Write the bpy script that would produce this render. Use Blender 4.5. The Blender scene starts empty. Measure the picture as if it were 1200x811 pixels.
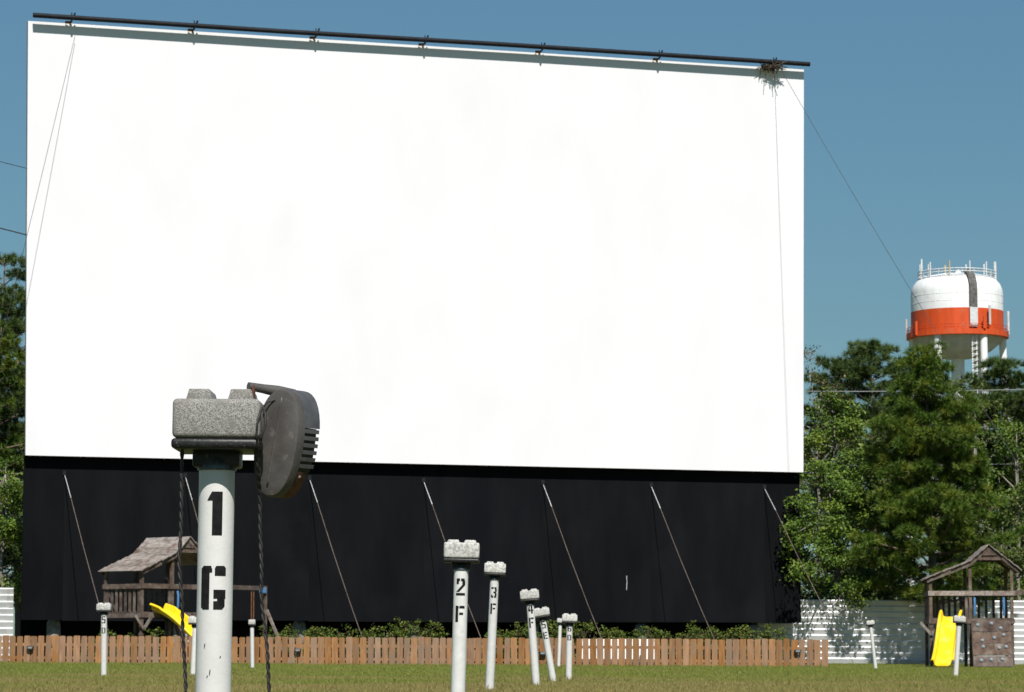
import bpy, bmesh, math, random
import numpy as np
from mathutils import Vector, Matrix
R = math.radians
scene = bpy.context.scene
col = scene.collection

# ------------------------------------------------------------------ camera
FPX = 3403.0            # focal length in pixels of the 1200 px wide photograph
CAMZ = 0.40
PITCH = math.atan((764.5 - 405.5) / FPX)
cam_d = bpy.data.cameras.new('camera')
cam = bpy.data.objects.new('camera', cam_d); col.objects.link(cam)
cam.location = (0, 0, CAMZ)
cam.rotation_euler = (math.pi / 2 + PITCH, 0, 0)
cam_d.sensor_width = 36.0
cam_d.lens = FPX / 1200 * 36.0
cam_d.clip_end = 6000
cam_d.clip_start = 0.1
cam_d.dof.use_dof = True
cam_d.dof.focus_distance = 7.6
cam_d.dof.aperture_fstop = 40
scene.camera = cam

# ------------------------------------------------------------------ light
SUN_EL, SUN_AZ = R(50), R(10)       # azimuth: from behind the camera towards its right
world = bpy.data.worlds.new('World'); scene.world = world
world.use_nodes = True
wn = world.node_tree; wn.nodes.clear()
sky = wn.nodes.new('ShaderNodeTexSky'); sky.sky_type = 'NISHITA'
sky.sun_disc = False
sky.sun_elevation = SUN_EL
sky.sun_rotation = math.pi - SUN_AZ
sky.altitude = 0
sky.air_density = 1.5
sky.dust_density = 0.0
sky.ozone_density = 6.0
bg = wn.nodes.new('ShaderNodeBackground'); bg.inputs['Strength'].default_value = 0.078
wo = wn.nodes.new('ShaderNodeOutputWorld')
tint = wn.nodes.new('ShaderNodeMix'); tint.data_type = 'RGBA'; tint.blend_type = 'MULTIPLY'   # camera white balance of the sky
tint.inputs['Factor'].default_value = 1; tint.inputs['B'].default_value = (.54, .825, .985, 1)
gm = wn.nodes.new('ShaderNodeGamma'); gm.inputs['Gamma'].default_value = 0.72      # camera tone response
wn.links.new(sky.outputs['Color'], gm.inputs['Color'])
wn.links.new(gm.outputs['Color'], tint.inputs['A'])
wn.links.new(tint.outputs['Result'], bg.inputs['Color'])
wn.links.new(bg.outputs['Background'], wo.inputs['Surface'])

sun_dir = Vector((math.sin(SUN_AZ) * math.cos(SUN_EL), -math.cos(SUN_AZ) * math.cos(SUN_EL), math.sin(SUN_EL)))
sl = bpy.data.lights.new('sun', 'SUN'); sl.energy = 4.6; sl.angle = R(0.53); sl.color = (1.0, 0.955, 0.89)
so = bpy.data.objects.new('sun', sl); col.objects.link(so)
so.rotation_euler = sun_dir.to_track_quat('Z', 'Y').to_euler()
so.location = sun_dir * 60

scene.view_settings.view_transform = 'Standard'
scene.view_settings.look = 'None'
scene.view_settings.gamma = 1
scene.view_settings.use_curve_mapping = False
scene.view_settings.exposure = 0.45

# ------------------------------------------------------------------ helpers
CP, SP = math.cos(PITCH), math.sin(PITCH)
def ray(px, py):
    u = (px - 600.0) / FPX; v = (405.5 - py) / FPX
    return Vector((u, CP - v * SP, SP + v * CP))
def at(px, py, Y):
    d = ray(px, py); return Vector((0, 0, CAMZ)) + d * (Y / d.y)
def atz(px, py, z):
    d = ray(px, py); return Vector((0, 0, CAMZ)) + d * ((z - CAMZ) / d.z)
def gz(x, y):
    return -0.005 * max(-30, min(30, x))
def gpt(px, Y):
    """ground point below picture column px at depth Y"""
    x = (px - 600.0) / FPX * (Y * CP); return Vector((x, Y, gz(x, Y)))

class MB:
    def __init__(s): s.v = []; s.f = []
    def add(s, vs, fs):
        o = len(s.v); s.v += [tuple(a) for a in vs]; s.f += [tuple(i + o for i in f) for f in fs]; return s
    def box(s, c, size, M=None):
        c = Vector(c); x, y, z = (a / 2 for a in size)
        vs = [Vector((sx * x, sy * y, sz * z)) for sz in (-1, 1) for sy in (-1, 1) for sx in (-1, 1)]
        if M is not None: vs = [M @ a for a in vs]
        return s.add([a + c for a in vs], [(0, 2, 3, 1), (4, 5, 7, 6), (0, 1, 5, 4), (2, 6, 7, 3), (0, 4, 6, 2), (1, 3, 7, 5)])
    def bar(s, p, q, w, h, up=(0, 0, 1)):
        p, q = Vector(p), Vector(q); d = q - p; L = d.length; d.normalize()
        up = Vector(up)
        if abs(d.dot(up)) > 0.98: up = Vector((0, 1, 0))
        sx = d.cross(up).normalized(); sz = sx.cross(d)
        M = Matrix((sx, d, sz)).transposed()
        return s.box((p + q) / 2, (w, L, h), M)
    def tube(s, pts, r, n=8, caps=True):
        pts = [Vector(p) for p in pts]
        if not hasattr(r, '__len__'): r = [r] * len(pts)
        vs = []; pr = None
        for i, p in enumerate(pts):
            d = (pts[min(i + 1, len(pts) - 1)] - pts[max(i - 1, 0)]).normalized()
            if pr is None:
                a = Vector((1, 0, 0)) if abs(d.x) < 0.8 else Vector((0, 1, 0))
            else: a = pr
            a = (a - d * a.dot(d)).normalized(); pr = a; b = d.cross(a)
            for k in range(n):
                t = 2 * math.pi * k / n
                vs.append(p + (a * math.cos(t) + b * math.sin(t)) * r[i])
        fs = []
        for i in range(len(pts) - 1):
            for k in range(n):
                k2 = (k + 1) % n
                fs.append((i * n + k, i * n + k2, (i + 1) * n + k2, (i + 1) * n + k))
        if caps:
            fs.append(tuple(range(n - 1, -1, -1))); fs.append(tuple(range((len(pts) - 1) * n, len(pts) * n)))
        return s.add(vs, fs)
    def lathe(s, prof, n=32, c=(0, 0, 0)):
        c = Vector(c); vs = []
        for r, z in prof:
            for k in range(n):
                t = 2 * math.pi * k / n; vs.append(c + Vector((r * math.cos(t), r * math.sin(t), z)))
        fs = []
        for i in range(len(prof) - 1):
            for k in range(n):
                k2 = (k + 1) % n; fs.append((i * n + k, i * n + k2, (i + 1) * n + k2, (i + 1) * n + k))
        fs.append(tuple(range(n - 1, -1, -1))); fs.append(tuple(range((len(prof) - 1) * n, len(prof) * n)))
        return s.add(vs, fs)
    def prism(s, poly, y0, y1, f=None):
        """poly in (x,z), extruded in y; f maps a Vector"""
        n = len(poly)
        vs = [Vector((x, y0, z)) for x, z in poly] + [Vector((x, y1, z)) for x, z in poly]
        if f: vs = [f(a) for a in vs]
        fs = [tuple(range(n)), tuple(range(2 * n - 1, n - 1, -1))]
        for i in range(n):
            j = (i + 1) % n; fs.append((i, i + n, j + n, j))
        return s.add(vs, fs)
    def mesh(s, name, bevel=0, seg=2):
        me = bpy.data.meshes.new(name); me.from_pydata(s.v, [], s.f)
        bm = bmesh.new(); bm.from_mesh(me)
        bmesh.ops.recalc_face_normals(bm, faces=bm.faces)
        if bevel:
            bmesh.ops.remove_doubles(bm, verts=bm.verts, dist=1e-5)
            bmesh.ops.bevel(bm, geom=list(bm.edges), offset=bevel, segments=seg, affect='EDGES', profile=0.5, clamp_overlap=True)
        bm.to_mesh(me); bm.free(); return me
    def build(s, name, mat, parent=None, smooth=False, bevel=0, seg=2, loc=None):
        me = s.mesh(name, bevel, seg)
        return link(name, me, mat, parent, smooth, loc)

def link(name, me, mat, parent=None, smooth=False, loc=None):
    if mat and not me.materials: me.materials.append(mat)
    if smooth:
        me.polygons.foreach_set('use_smooth', [True] * len(me.polygons))
        if smooth != 'all': me.set_sharp_from_angle(angle=R(38))
    o = bpy.data.objects.new(name, me); col.objects.link(o)
    if parent: o.parent = parent
    if loc is not None: o.location = loc
    return o
def tag(o, label=None, cat=None, group=None, kind=None):
    if label: o['label'] = label
    if cat: o['category'] = cat
    if group: o['group'] = group
    if kind: o['kind'] = kind
    return o
def empty(name, loc, label, cat, group=None, rot=(0, 0, 0)):
    o = bpy.data.objects.new(name, None); col.objects.link(o)
    o.empty_display_size = 0.2
    o.location = loc; o.rotation_euler = rot
    return tag(o, label, cat, group)

# ------------------------------------------------------------------ materials
def newmat(name):
    m = bpy.data.materials.new(name); m.use_nodes = True
    nt = m.node_tree; b = nt.nodes['Principled BSDF']
    return m, nt, b
def nmat(name, c1, c2=None, scale=8, rough=0.7, bump=0.0, bscale=None, stretch=(1, 1, 1), metallic=0, detail=6,
         lo=0.35, hi=0.65, objrand=0.0, spec=0.35, c3=None, s3=1.0, lo3=0.55, hi3=0.75):
    m, nt, b = newmat(name); N = nt.nodes.new; Lk = nt.links.new
    b.inputs['Roughness'].default_value = rough; b.inputs['Metallic'].default_value = metallic
    b.inputs['Specular IOR Level'].default_value = spec
    if c2 is None: c2 = tuple(x * 0.85 for x in c1)
    tc = N('ShaderNodeTexCoord'); mp = N('ShaderNodeMapping'); mp.inputs['Scale'].default_value = stretch
    src = tc.outputs['Object']
    if objrand:
        oi = N('ShaderNodeObjectInfo'); va = N('ShaderNodeVectorMath'); va.operation = 'MULTIPLY_ADD'
        Lk(oi.outputs['Random'], va.inputs[0]); va.inputs[1].default_value = (37, 51, 23); Lk(src, va.inputs[2]); src = va.outputs[0]
    Lk(src, mp.inputs['Vector'])
    n = N('ShaderNodeTexNoise'); n.inputs['Scale'].default_value = scale; n.inputs['Detail'].default_value = detail
    Lk(mp.outputs[0], n.inputs['Vector'])
    cr = N('ShaderNodeValToRGB'); cr.color_ramp.elements[0].position = lo; cr.color_ramp.elements[1].position = hi
    cr.color_ramp.elements[0].color = (*c1, 1); cr.color_ramp.elements[1].color = (*c2, 1)
    Lk(n.outputs['Fac'], cr.inputs['Fac']); out = cr.outputs['Color']
    if c3 is not None:
        n3 = N('ShaderNodeTexNoise'); n3.inputs['Scale'].default_value = s3; n3.inputs['Detail'].default_value = 8
        Lk(src, n3.inputs['Vector'])
        r3 = N('ShaderNodeValToRGB'); r3.color_ramp.elements[0].position = lo3; r3.color_ramp.elements[1].position = hi3
        Lk(n3.outputs['Fac'], r3.inputs['Fac'])
        mx = N('ShaderNodeMix'); mx.data_type = 'RGBA'; Lk(r3.outputs['Color'], mx.inputs['Factor'])
        Lk(out, mx.inputs['A']); mx.inputs['B'].default_value = (*c3, 1); out = mx.outputs['Result']
    if objrand:
        h = N('ShaderNodeHueSaturation'); mr = N('ShaderNodeMapRange')
        mr.inputs['To Min'].default_value = 1 - objrand; mr.inputs['To Max'].default_value = 1 + objrand
        Lk(oi.outputs['Random'], mr.inputs['Value']); Lk(mr.outputs[0], h.inputs['Value']); Lk(out, h.inputs['Color'])
        wn_ = N('ShaderNodeTexWhiteNoise'); wn_.noise_dimensions = '1D'; Lk(oi.outputs['Random'], wn_.inputs['W'])
        m2 = N('ShaderNodeMapRange'); m2.inputs['To Min'].default_value = 1 - objrand; m2.inputs['To Max'].default_value = 1 + objrand * .5
        Lk(wn_.outputs['Value'], m2.inputs['Value']); Lk(m2.outputs[0], h.inputs['Saturation']); out = h.outputs['Color']
    Lk(out, b.inputs['Base Color'])
    if bump:
        nb = N('ShaderNodeTexNoise'); nb.inputs['Scale'].default_value = bscale or scale; nb.inputs['Detail'].default_value = 8
        Lk(mp.outputs[0], nb.inputs['Vector'])
        bp = N('ShaderNodeBump'); bp.inputs['Strength'].default_value = 1; bp.inputs['Distance'].default_value = bump
        Lk(nb.outputs['Fac'], bp.inputs['Height']); Lk(bp.outputs[0], b.inputs['Normal'])
    return m
def leafmat(name, cols, rough=0.55, trans=0.25, poscol=None):
    """cols: colours along the ramp of Random Per Island"""
    m, nt, b = newmat(name); N = nt.nodes.new; Lk = nt.links.new
    g = N('ShaderNodeNewGeometry'); cr = N('ShaderNodeValToRGB')
    el = cr.color_ramp.elements
    while len(el) < len(cols): el.new(0.5)
    for i, c in enumerate(cols): el[i].position = i / (len(cols) - 1); el[i].color = (*c, 1)
    Lk(g.outputs['Random Per Island'], cr.inputs['Fac']); out = cr.outputs['Color']
    tc = N('ShaderNodeTexCoord')
    if poscol:
        c3, sc, lo, hi = poscol
        n = N('ShaderNodeTexNoise'); n.inputs['Scale'].default_value = sc; n.inputs['Detail'].default_value = 4
        Lk(tc.outputs['Object'], n.inputs['Vector'])
        mr = N('ShaderNodeMapRange'); mr.inputs['From Min'].default_value = lo; mr.inputs['From Max'].default_value = hi
        Lk(n.outputs['Fac'], mr.inputs['Value'])
        mx = N('ShaderNodeMix'); mx.data_type = 'RGBA'; Lk(mr.outputs[0], mx.inputs['Factor'])
        Lk(out, mx.inputs['A'])
        mul = N('ShaderNodeMix'); mul.data_type = 'RGBA'; mul.inputs['Factor'].default_value = 0.7
        Lk(out, mul.inputs['A']); mul.inputs['B'].default_value = (*c3, 1)
        Lk(mul.outputs['Result'], mx.inputs['B']); out = mx.outputs['Result']
    Lk(out, b.inputs['Base Color']); b.inputs['Roughness'].default_value = rough; b.inputs['Specular IOR Level'].default_value = 0.3
    tr = N('ShaderNodeBsdfTranslucent'); Lk(out, tr.inputs['Color'])
    ms = N('ShaderNodeMixShader'); ms.inputs['Fac'].default_value = trans
    Lk(b.outputs[0], ms.inputs[1]); Lk(tr.outputs[0], ms.inputs[2])
    Lk(ms.outputs[0], nt.nodes['Material Output'].inputs['Surface'])
    return m

M = {}
M['screen_white'] = nmat('screen_white', (.812, .808, .838), (.758, .754, .786), scale=.35, rough=.75, stretch=(1.6, 1.6, .8), detail=8, lo=.3, hi=.75, spec=.15)
M['screen_edge'] = nmat('screen_edge', (.12, .08, .06), (.2, .14, .1), scale=3, rough=.8)
M['skirt'] = nmat('skirt_black', (.0042, .0046, .006), (.0066, .007, .0085), scale=1.2, rough=.8, stretch=(1, 1, .3), detail=8, spec=.05, objrand=.16, c3=(.0105, .0105, .0115), s3=.5, lo3=.58, hi3=.95)
M['black_metal'] = nmat('black_metal', (.006, .007, .010), (.012, .012, .015), scale=5, rough=.6, spec=.2)
M['steel_dark'] = nmat('steel_dark', (.05, .045, .042), (.09, .07, .055), scale=4, rough=.6, metallic=.3)
M['rust'] = nmat('rusty_cable', (.09, .065, .05), (.15, .115, .095), scale=3, rough=.8)
M['rust_orange'] = nmat('rust_orange', (.30, .13, .05), (.2, .08, .03), scale=10, rough=.85)
M['galv'] = nmat('galvanised_steel', (.42, .43, .43), (.55, .56, .56), scale=6, rough=.45, metallic=.4)
M['wire'] = nmat('steel_wire', (.035, .035, .036), (.06, .058, .056), scale=2, rough=.6, metallic=.2)
M['cable_grey'] = nmat('cable_grey', (.20, .20, .20), (.28, .28, .27), scale=2, rough=.6)
M['stair_dark'] = nmat('stair_dark', (.06, .058, .055), (.13, .125, .12), scale=2, rough=.7)
M['concrete'] = nmat('concrete', (.30, .28, .25), (.17, .16, .14), scale=7, rough=.9, bump=.004, c3=(.10, .09, .075), s3=3)
M['post_white'] = nmat('post_white_paint', (.61, .61, .59), (.53, .53, .51), scale=22, rough=.55, bump=.0006, bscale=70, lo=.3, hi=.7, c3=(.40, .39, .34), s3=30, lo3=.66, hi3=.80, objrand=.06)
M['post_lead'] = nmat('post_white_paint_near', (.625, .62, .605), (.55, .548, .53), scale=14, rough=.5, bump=.0005, bscale=90, lo=.3, hi=.7, c3=(.36, .35, .30), s3=26, lo3=.68, hi3=.80)
M['stencil'] = nmat('stencil_paint', (.005, .005, .006), (.012, .011, .012), scale=60, rough=.8, spec=.15)
M['head_grey'] = nmat('weathered_cast_metal', (.105, .103, .096), (.33, .32, .295), scale=420, rough=.75, bump=.0012, bscale=200, lo=.40, hi=.60, detail=3, c3=(.17, .16, .14), s3=28, lo3=.5, hi3=.75)
M['head_pale'] = nmat('pale_cast_metal', (.31, .305, .285), (.56, .55, .52), scale=60, rough=.85, bump=.002, bscale=60, lo=.38, hi=.6, detail=4, objrand=.1)
M['gasket'] = nmat('black_gasket', (.006, .006, .0065), (.016, .016, .016), scale=80, rough=.45, bump=.0008, c3=(.10, .10, .09), s3=120, lo3=.62, hi3=.72)
M['dome'] = nmat('dark_neck_metal', (.035, .045, .048), (.09, .10, .10), scale=60, rough=.4, metallic=.3)
M['speaker'] = nmat('speaker_grey_shell', (.058, .053, .050), (.09, .083, .078), scale=16, rough=.55, bump=.0006, bscale=120, c3=(.14, .125, .115), s3=40, lo3=.6, hi3=.75)
M['speaker_rim'] = nmat('speaker_rim_grey', (.06, .061, .065), (.088, .089, .092), scale=30, rough=.5, bump=.0006, bscale=120)
M['speaker_rust'] = nmat('speaker_rust', (.16, .055, .028), (.045, .022, .015), scale=45, rough=.8, bump=.001)
M['cord'] = nmat('black_cord', (.012, .011, .011), (.035, .03, .028), scale=50, rough=.6)
M['cedar'] = nmat('cedar_picket', (.225, .105, .042), (.315, .165, .072), scale=3, rough=.85, stretch=(6, 6, .8), bump=.002, objrand=.22, c3=(.215, .14, .085), s3=2.2, lo3=.46, hi3=.72, detail=8)
M['old_wood'] = nmat('old_brown_wood', (.06, .039, .03), (.118, .085, .067), scale=5, rough=.88, bump=.003, stretch=(1, 1, 1), objrand=.22, c3=(.17, .143, .122), s3=4, lo3=.5, hi3=.72)
M['roof_wood'] = nmat('grey_roof_board', (.15, .125, .11), (.30, .265, .235), scale=6, rough=.9, bump=.004, stretch=(3, .6, 3), objrand=.2, c3=(.11, .07, .055), s3=3, lo3=.5, hi3=.7)
M['yellow'] = nmat('yellow_plastic', (.88, .60, .012), (.78, .50, .008), scale=3, rough=.45, spec=.4, c3=(.80, .62, .10), s3=2.5, lo3=.5, hi3=.75)
M['blue'] = nmat('blue_plastic', (.08, .21, .42), (.06, .16, .34), scale=4, rough=.45)
M['hold'] = nmat('pale_plastic_hold', (.32, .38, .42), (.22, .28, .32), scale=6, rough=.5)
M['swing'] = nmat('swing_rubber', (.16, .07, .03), (.10, .045, .02), scale=6, rough=.7)
M['corr'] = nmat('corrugated_zinc', (.50, .51, .515), (.66, .67, .675), scale=.9, rough=.42, metallic=.35, stretch=(1, 1, 2), objrand=.07, c3=(.36, .36, .35), s3=1.5, lo3=.55, hi3=.8)
M['tank_white'] = nmat('tank_white', (.80, .81, .81), (.70, .71, .715), scale=.5, rough=.5, stretch=(2.5, 2.5, .3), c3=(.58, .55, .50), s3=.5, lo3=.58, hi3=.85)
M['tank_orange'] = nmat('tank_orange', (.60, .075, .012), (.50, .06, .010), scale=.5, rough=.55, stretch=(2.5, 2.5, .3), c3=(.50, .12, .05), s3=.6, lo3=.55, hi3=.8)
M['tank_grey'] = nmat('tank_grey_steel', (.50, .49, .47), (.40, .39, .38), scale=.8, rough=.6)
M['antenna'] = nmat('antenna_pale', (.62, .64, .64), (.5, .51, .52), scale=2, rough=.5)
M['antenna_tan'] = nmat('antenna_tan', (.50, .40, .24), (.40, .32, .2), scale=2, rough=.6)
M['bark'] = nmat('pine_bark', (.10, .07, .05), (.20, .15, .115), scale=4, rough=.9, bump=.02, stretch=(3, 3, .6))
M['bark_grey'] = nmat('grey_bark', (.17, .15, .13), (.28, .26, .23), scale=4, rough=.9, bump=.02, stretch=(3, 3, .6))
M['twig'] = nmat('dry_twig', (.05, .04, .03), (.12, .09, .06), scale=8, rough=.9)
M['pole_wood'] = nmat('utility_pole_wood', (.13, .10, .08), (.2, .16, .13), scale=3, rough=.9, stretch=(4, 4, .4))
M['fixture'] = nmat('dark_fixture', (.02, .02, .022), (.04, .04, .04), scale=10, rough=.45)
M['lens'] = nmat('fixture_lens', (.25, .27, .28), (.2, .21, .22), scale=6, rough=.2)

M['needle_a'] = leafmat('pine_needles', [(0.025, 0.059, 0.008), (0.053, 0.106, 0.011), (0.088, 0.153, 0.015), (0.123, 0.181, 0.021)], trans=.10, poscol=((.19, .21, .02), 1.3, .48, .68))
M['needle_b'] = leafmat('dull_pine_needles', [(0.025, 0.051, 0.014), (0.051, 0.092, 0.019), (0.082, 0.126, 0.026), (0.107, 0.143, 0.035)], trans=.10)
M['leaf_a'] = leafmat('broad_leaves', [(0.031, 0.067, 0.009), (0.059, 0.116, 0.014), (0.102, 0.171, 0.019), (0.144, 0.207, 0.027)], trans=.14, poscol=((.17, .22, .02), 1.1, .48, .70))
M['leaf_b'] = leafmat('olive_leaves', [(0.034, 0.058, 0.013), (0.062, 0.094, 0.018), (0.096, 0.130, 0.025), (0.125, 0.125, 0.033)], trans=.14)
M['leaf_c'] = leafmat('dry_leaves', [(.06, .06, .025), (.10, .10, .04), (.16, .14, .06), (.20, .13, .06)], trans=.25)
M['leaf_shrub'] = leafmat('shrub_leaves', [(0.034, 0.069, 0.011), (0.069, 0.121, 0.018), (0.127, 0.178, 0.028), (0.241, 0.218, 0.044)], trans=.3)
M['grass'] = leafmat('grass_blades', [(0.110, 0.162, 0.022), (0.160, 0.211, 0.032), (0.223, 0.251, 0.044), (0.340, 0.295, 0.086)], trans=.3, rough=.7,
                     poscol=((.32, .24, .10), .22, .42, .64))
def dry_by_distance(m):
    # the mown field is drier away from the fence: the lawn's own colour along Y
    nt = m.node_tree; mr = [n for n in nt.nodes if n.type == 'MAP_RANGE'][0]
    noise = [n for n in nt.nodes if n.type == 'TEX_NOISE'][0]; tc = [n for n in nt.nodes if n.type == 'TEX_COORD'][0]
    sx = nt.nodes.new('ShaderNodeSeparateXYZ'); nt.links.new(tc.outputs['Object'], sx.inputs[0])
    yr = nt.nodes.new('ShaderNodeMapRange'); nt.links.new(sx.outputs['Y'], yr.inputs['Value'])
    yr.inputs['From Min'].default_value = 30; yr.inputs['From Max'].default_value = 62; yr.inputs['To Min'].default_value = .13; yr.inputs['To Max'].default_value = -.13
    ad = nt.nodes.new('ShaderNodeMath'); ad.operation = 'ADD'
    nt.links.new(noise.outputs['Fac'], ad.inputs[0]); nt.links.new(yr.outputs[0], ad.inputs[1]); nt.links.new(ad.outputs[0], mr.inputs['Value'])
dry_by_distance(M['grass'])

# ------------------------------------------------------------------ ground
def ground():
    m, nt, b = newmat('lawn_soil'); N = nt.nodes.new; Lk = nt.links.new
    tc = N('ShaderNodeTexCoord')
    n1 = N('ShaderNodeTexNoise'); n1.inputs['Scale'].default_value = .3; n1.inputs['Detail'].default_value = 8
    n2 = N('ShaderNodeTexNoise'); n2.inputs['Scale'].default_value = 9; n2.inputs['Detail'].default_value = 6
    Lk(tc.outputs['Object'], n1.inputs['Vector']); Lk(tc.outputs['Object'], n2.inputs['Vector'])
    r1 = N('ShaderNodeValToRGB'); r1.color_ramp.elements[0].position = .4; r1.color_ramp.elements[1].position = .62
    r1.color_ramp.elements[0].color = (.08, .105, .024, 1); r1.color_ramp.elements[1].color = (.155, .13, .05, 1)
    r2 = N('ShaderNodeValToRGB'); r2.color_ramp.elements[0].color = (.55, .55, .55, 1); r2.color_ramp.elements[1].color = (1.1, 1.1, 1.1, 1)
    Lk(n1.outputs['Fac'], r1.inputs['Fac']); Lk(n2.outputs['Fac'], r2.inputs['Fac'])
    mx = N('ShaderNodeMix'); mx.data_type = 'RGBA'; mx.blend_type = 'MULTIPLY'; mx.inputs['Factor'].default_value = 1
    Lk(r1.outputs['Color'], mx.inputs['A']); Lk(r2.outputs['Color'], mx.inputs['B'])
    Lk(mx.outputs['Result'], b.inputs['Base Color']); b.inputs['Roughness'].default_value = .95
    b.inputs['Specular IOR Level'].default_value = .1
    xs = sorted(set([-3000, -1000, -300, -100, -60] + list(range(-30, 31, 2)) + [60, 100, 300, 1000, 3000]))
    ys = sorted(set([-600, -100, -30] + list(range(-10, 131, 2)) + [200, 400, 900, 2500, 5000]))
    vs = [(x, y, gz(x, y)) for y in ys for x in xs]; nx = len(xs)
    fs = [(j * nx + i, j * nx + i + 1, (j + 1) * nx + i + 1, (j + 1) * nx + i) for j in range(len(ys) - 1) for i in range(nx - 1)]
    me = bpy.data.meshes.new('ground'); me.from_pydata(vs, [], fs)
    o = link('ground', me, m); tag(o, 'mown drive-in lawn ground, green and tan', 'ground', kind='structure')
ground()

def npmesh(name, verts, nv_per, mat):
    """verts: (N, nv_per, 3) array; every island is one polygon"""
    N = verts.shape[0]
    me = bpy.data.meshes.new(name)
    me.vertices.add(N * nv_per); me.vertices.foreach_set('co', verts.reshape(-1).astype(np.float32))
    me.loops.add(N * nv_per); me.loops.foreach_set('vertex_index', np.arange(N * nv_per, dtype=np.int32))
    me.polygons.add(N); me.polygons.foreach_set('loop_start', np.arange(0, N * nv_per, nv_per, dtype=np.int32))
    me.polygons.foreach_set('loop_total', np.full(N, nv_per, dtype=np.int32))
    me.update(calc_edges=True); me.materials.append(mat); return me

POST_SPOTS = [tuple(gpt(px, Y)[:2]) for px, Y in ((573.5, 30), (628.5, 34), (648.5, 40), (666.3, 42.5), (654.6, 72), (122, 49), (226.5, 49), (296, 73), (1026, 67), (1119.5, 47))]
def grass():
    rng = np.random.default_rng(5)
    tx, ty, sc = [], [], []
    for y0, y1, dens, s in ((20, 34, 190, 1.0), (34, 50, 120, 1.1), (50, 86, 55, 1.35), (86, 109, 22, 1.5)):
        y = y0
        while y < y1:
            y2 = y + 2; hw = .178 * y2 + 3; lo = -hw if y < 86 else 6
            n = int((hw - lo) * 2 * dens)
            tx.append(rng.uniform(lo, hw, n)); ty.append(rng.uniform(y, y2, n)); sc.append(np.full(n, s)); y = y2
    tx, ty, sc = map(np.concatenate, (tx, ty, sc))
    extra = []
    for (ex, ey) in POST_SPOTS:
        n = 26; extra.append((ex + rng.normal(0, .10, n), ey + rng.normal(0, .10, n)))
    n = 2600; extra.append((rng.uniform(-17, 9.2, n), 84 - .05 - np.abs(rng.normal(0, .10, n))))
    n = 1500; extra.append((rng.uniform(8, 24, n), 110.8 - np.abs(rng.normal(0, .2, n))))
    for ex, ey in extra:
        tx = np.append(tx, ex); ty = np.append(ty, ey); sc = np.append(sc, np.full(ex.size, 1.3))
    nx_ = sum(e[0].size for e in extra)
    # clumpy height
    hn = .75 + .35 * np.sin(tx * 1.3 + 2 * np.sin(ty * .4)) * np.sin(ty * .9 + 1.7) + rng.uniform(-.2, .35, tx.size)
    hn[-nx_:] = rng.uniform(.9, 2.4, nx_)
    m = 7
    T = tx.size
    ang = rng.uniform(0, 2 * np.pi, (T, m)); lean = rng.uniform(.1, 1.0, (T, m))
    h = rng.uniform(.022, .055, (T, m)) * np.clip(hn, .35, 2.4)[:, None] * (.8 + .2 * sc)[:, None]
    ox = rng.normal(0, .035, (T, m)) * sc[:, None]; oy = rng.normal(0, .035, (T, m)) * sc[:, None]
    bx = tx[:, None] + ox; by = ty[:, None] + oy; bz = -.005 * np.clip(bx, -30, 30) - .004
    w = .0032 * sc[:, None] * rng.uniform(.8, 1.4, (T, m))
    wa = rng.uniform(0, np.pi, (T, m)); dx, dy = np.cos(wa) * w, np.sin(wa) * w
    V = np.stack([np.stack([bx - dx, by - dy, bz], -1), np.stack([bx + dx, by + dy, bz], -1),
                  np.stack([bx + np.cos(ang) * lean * h, by + np.sin(ang) * lean * h, bz + h], -1)], 2)
    me = npmesh('grass', V.reshape(-1, 3, 3), 3, M['grass'])
    o = link('grass', me, None); tag(o, 'short green and straw coloured grass of the lawn', 'grass', kind='stuff')
grass()

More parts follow.
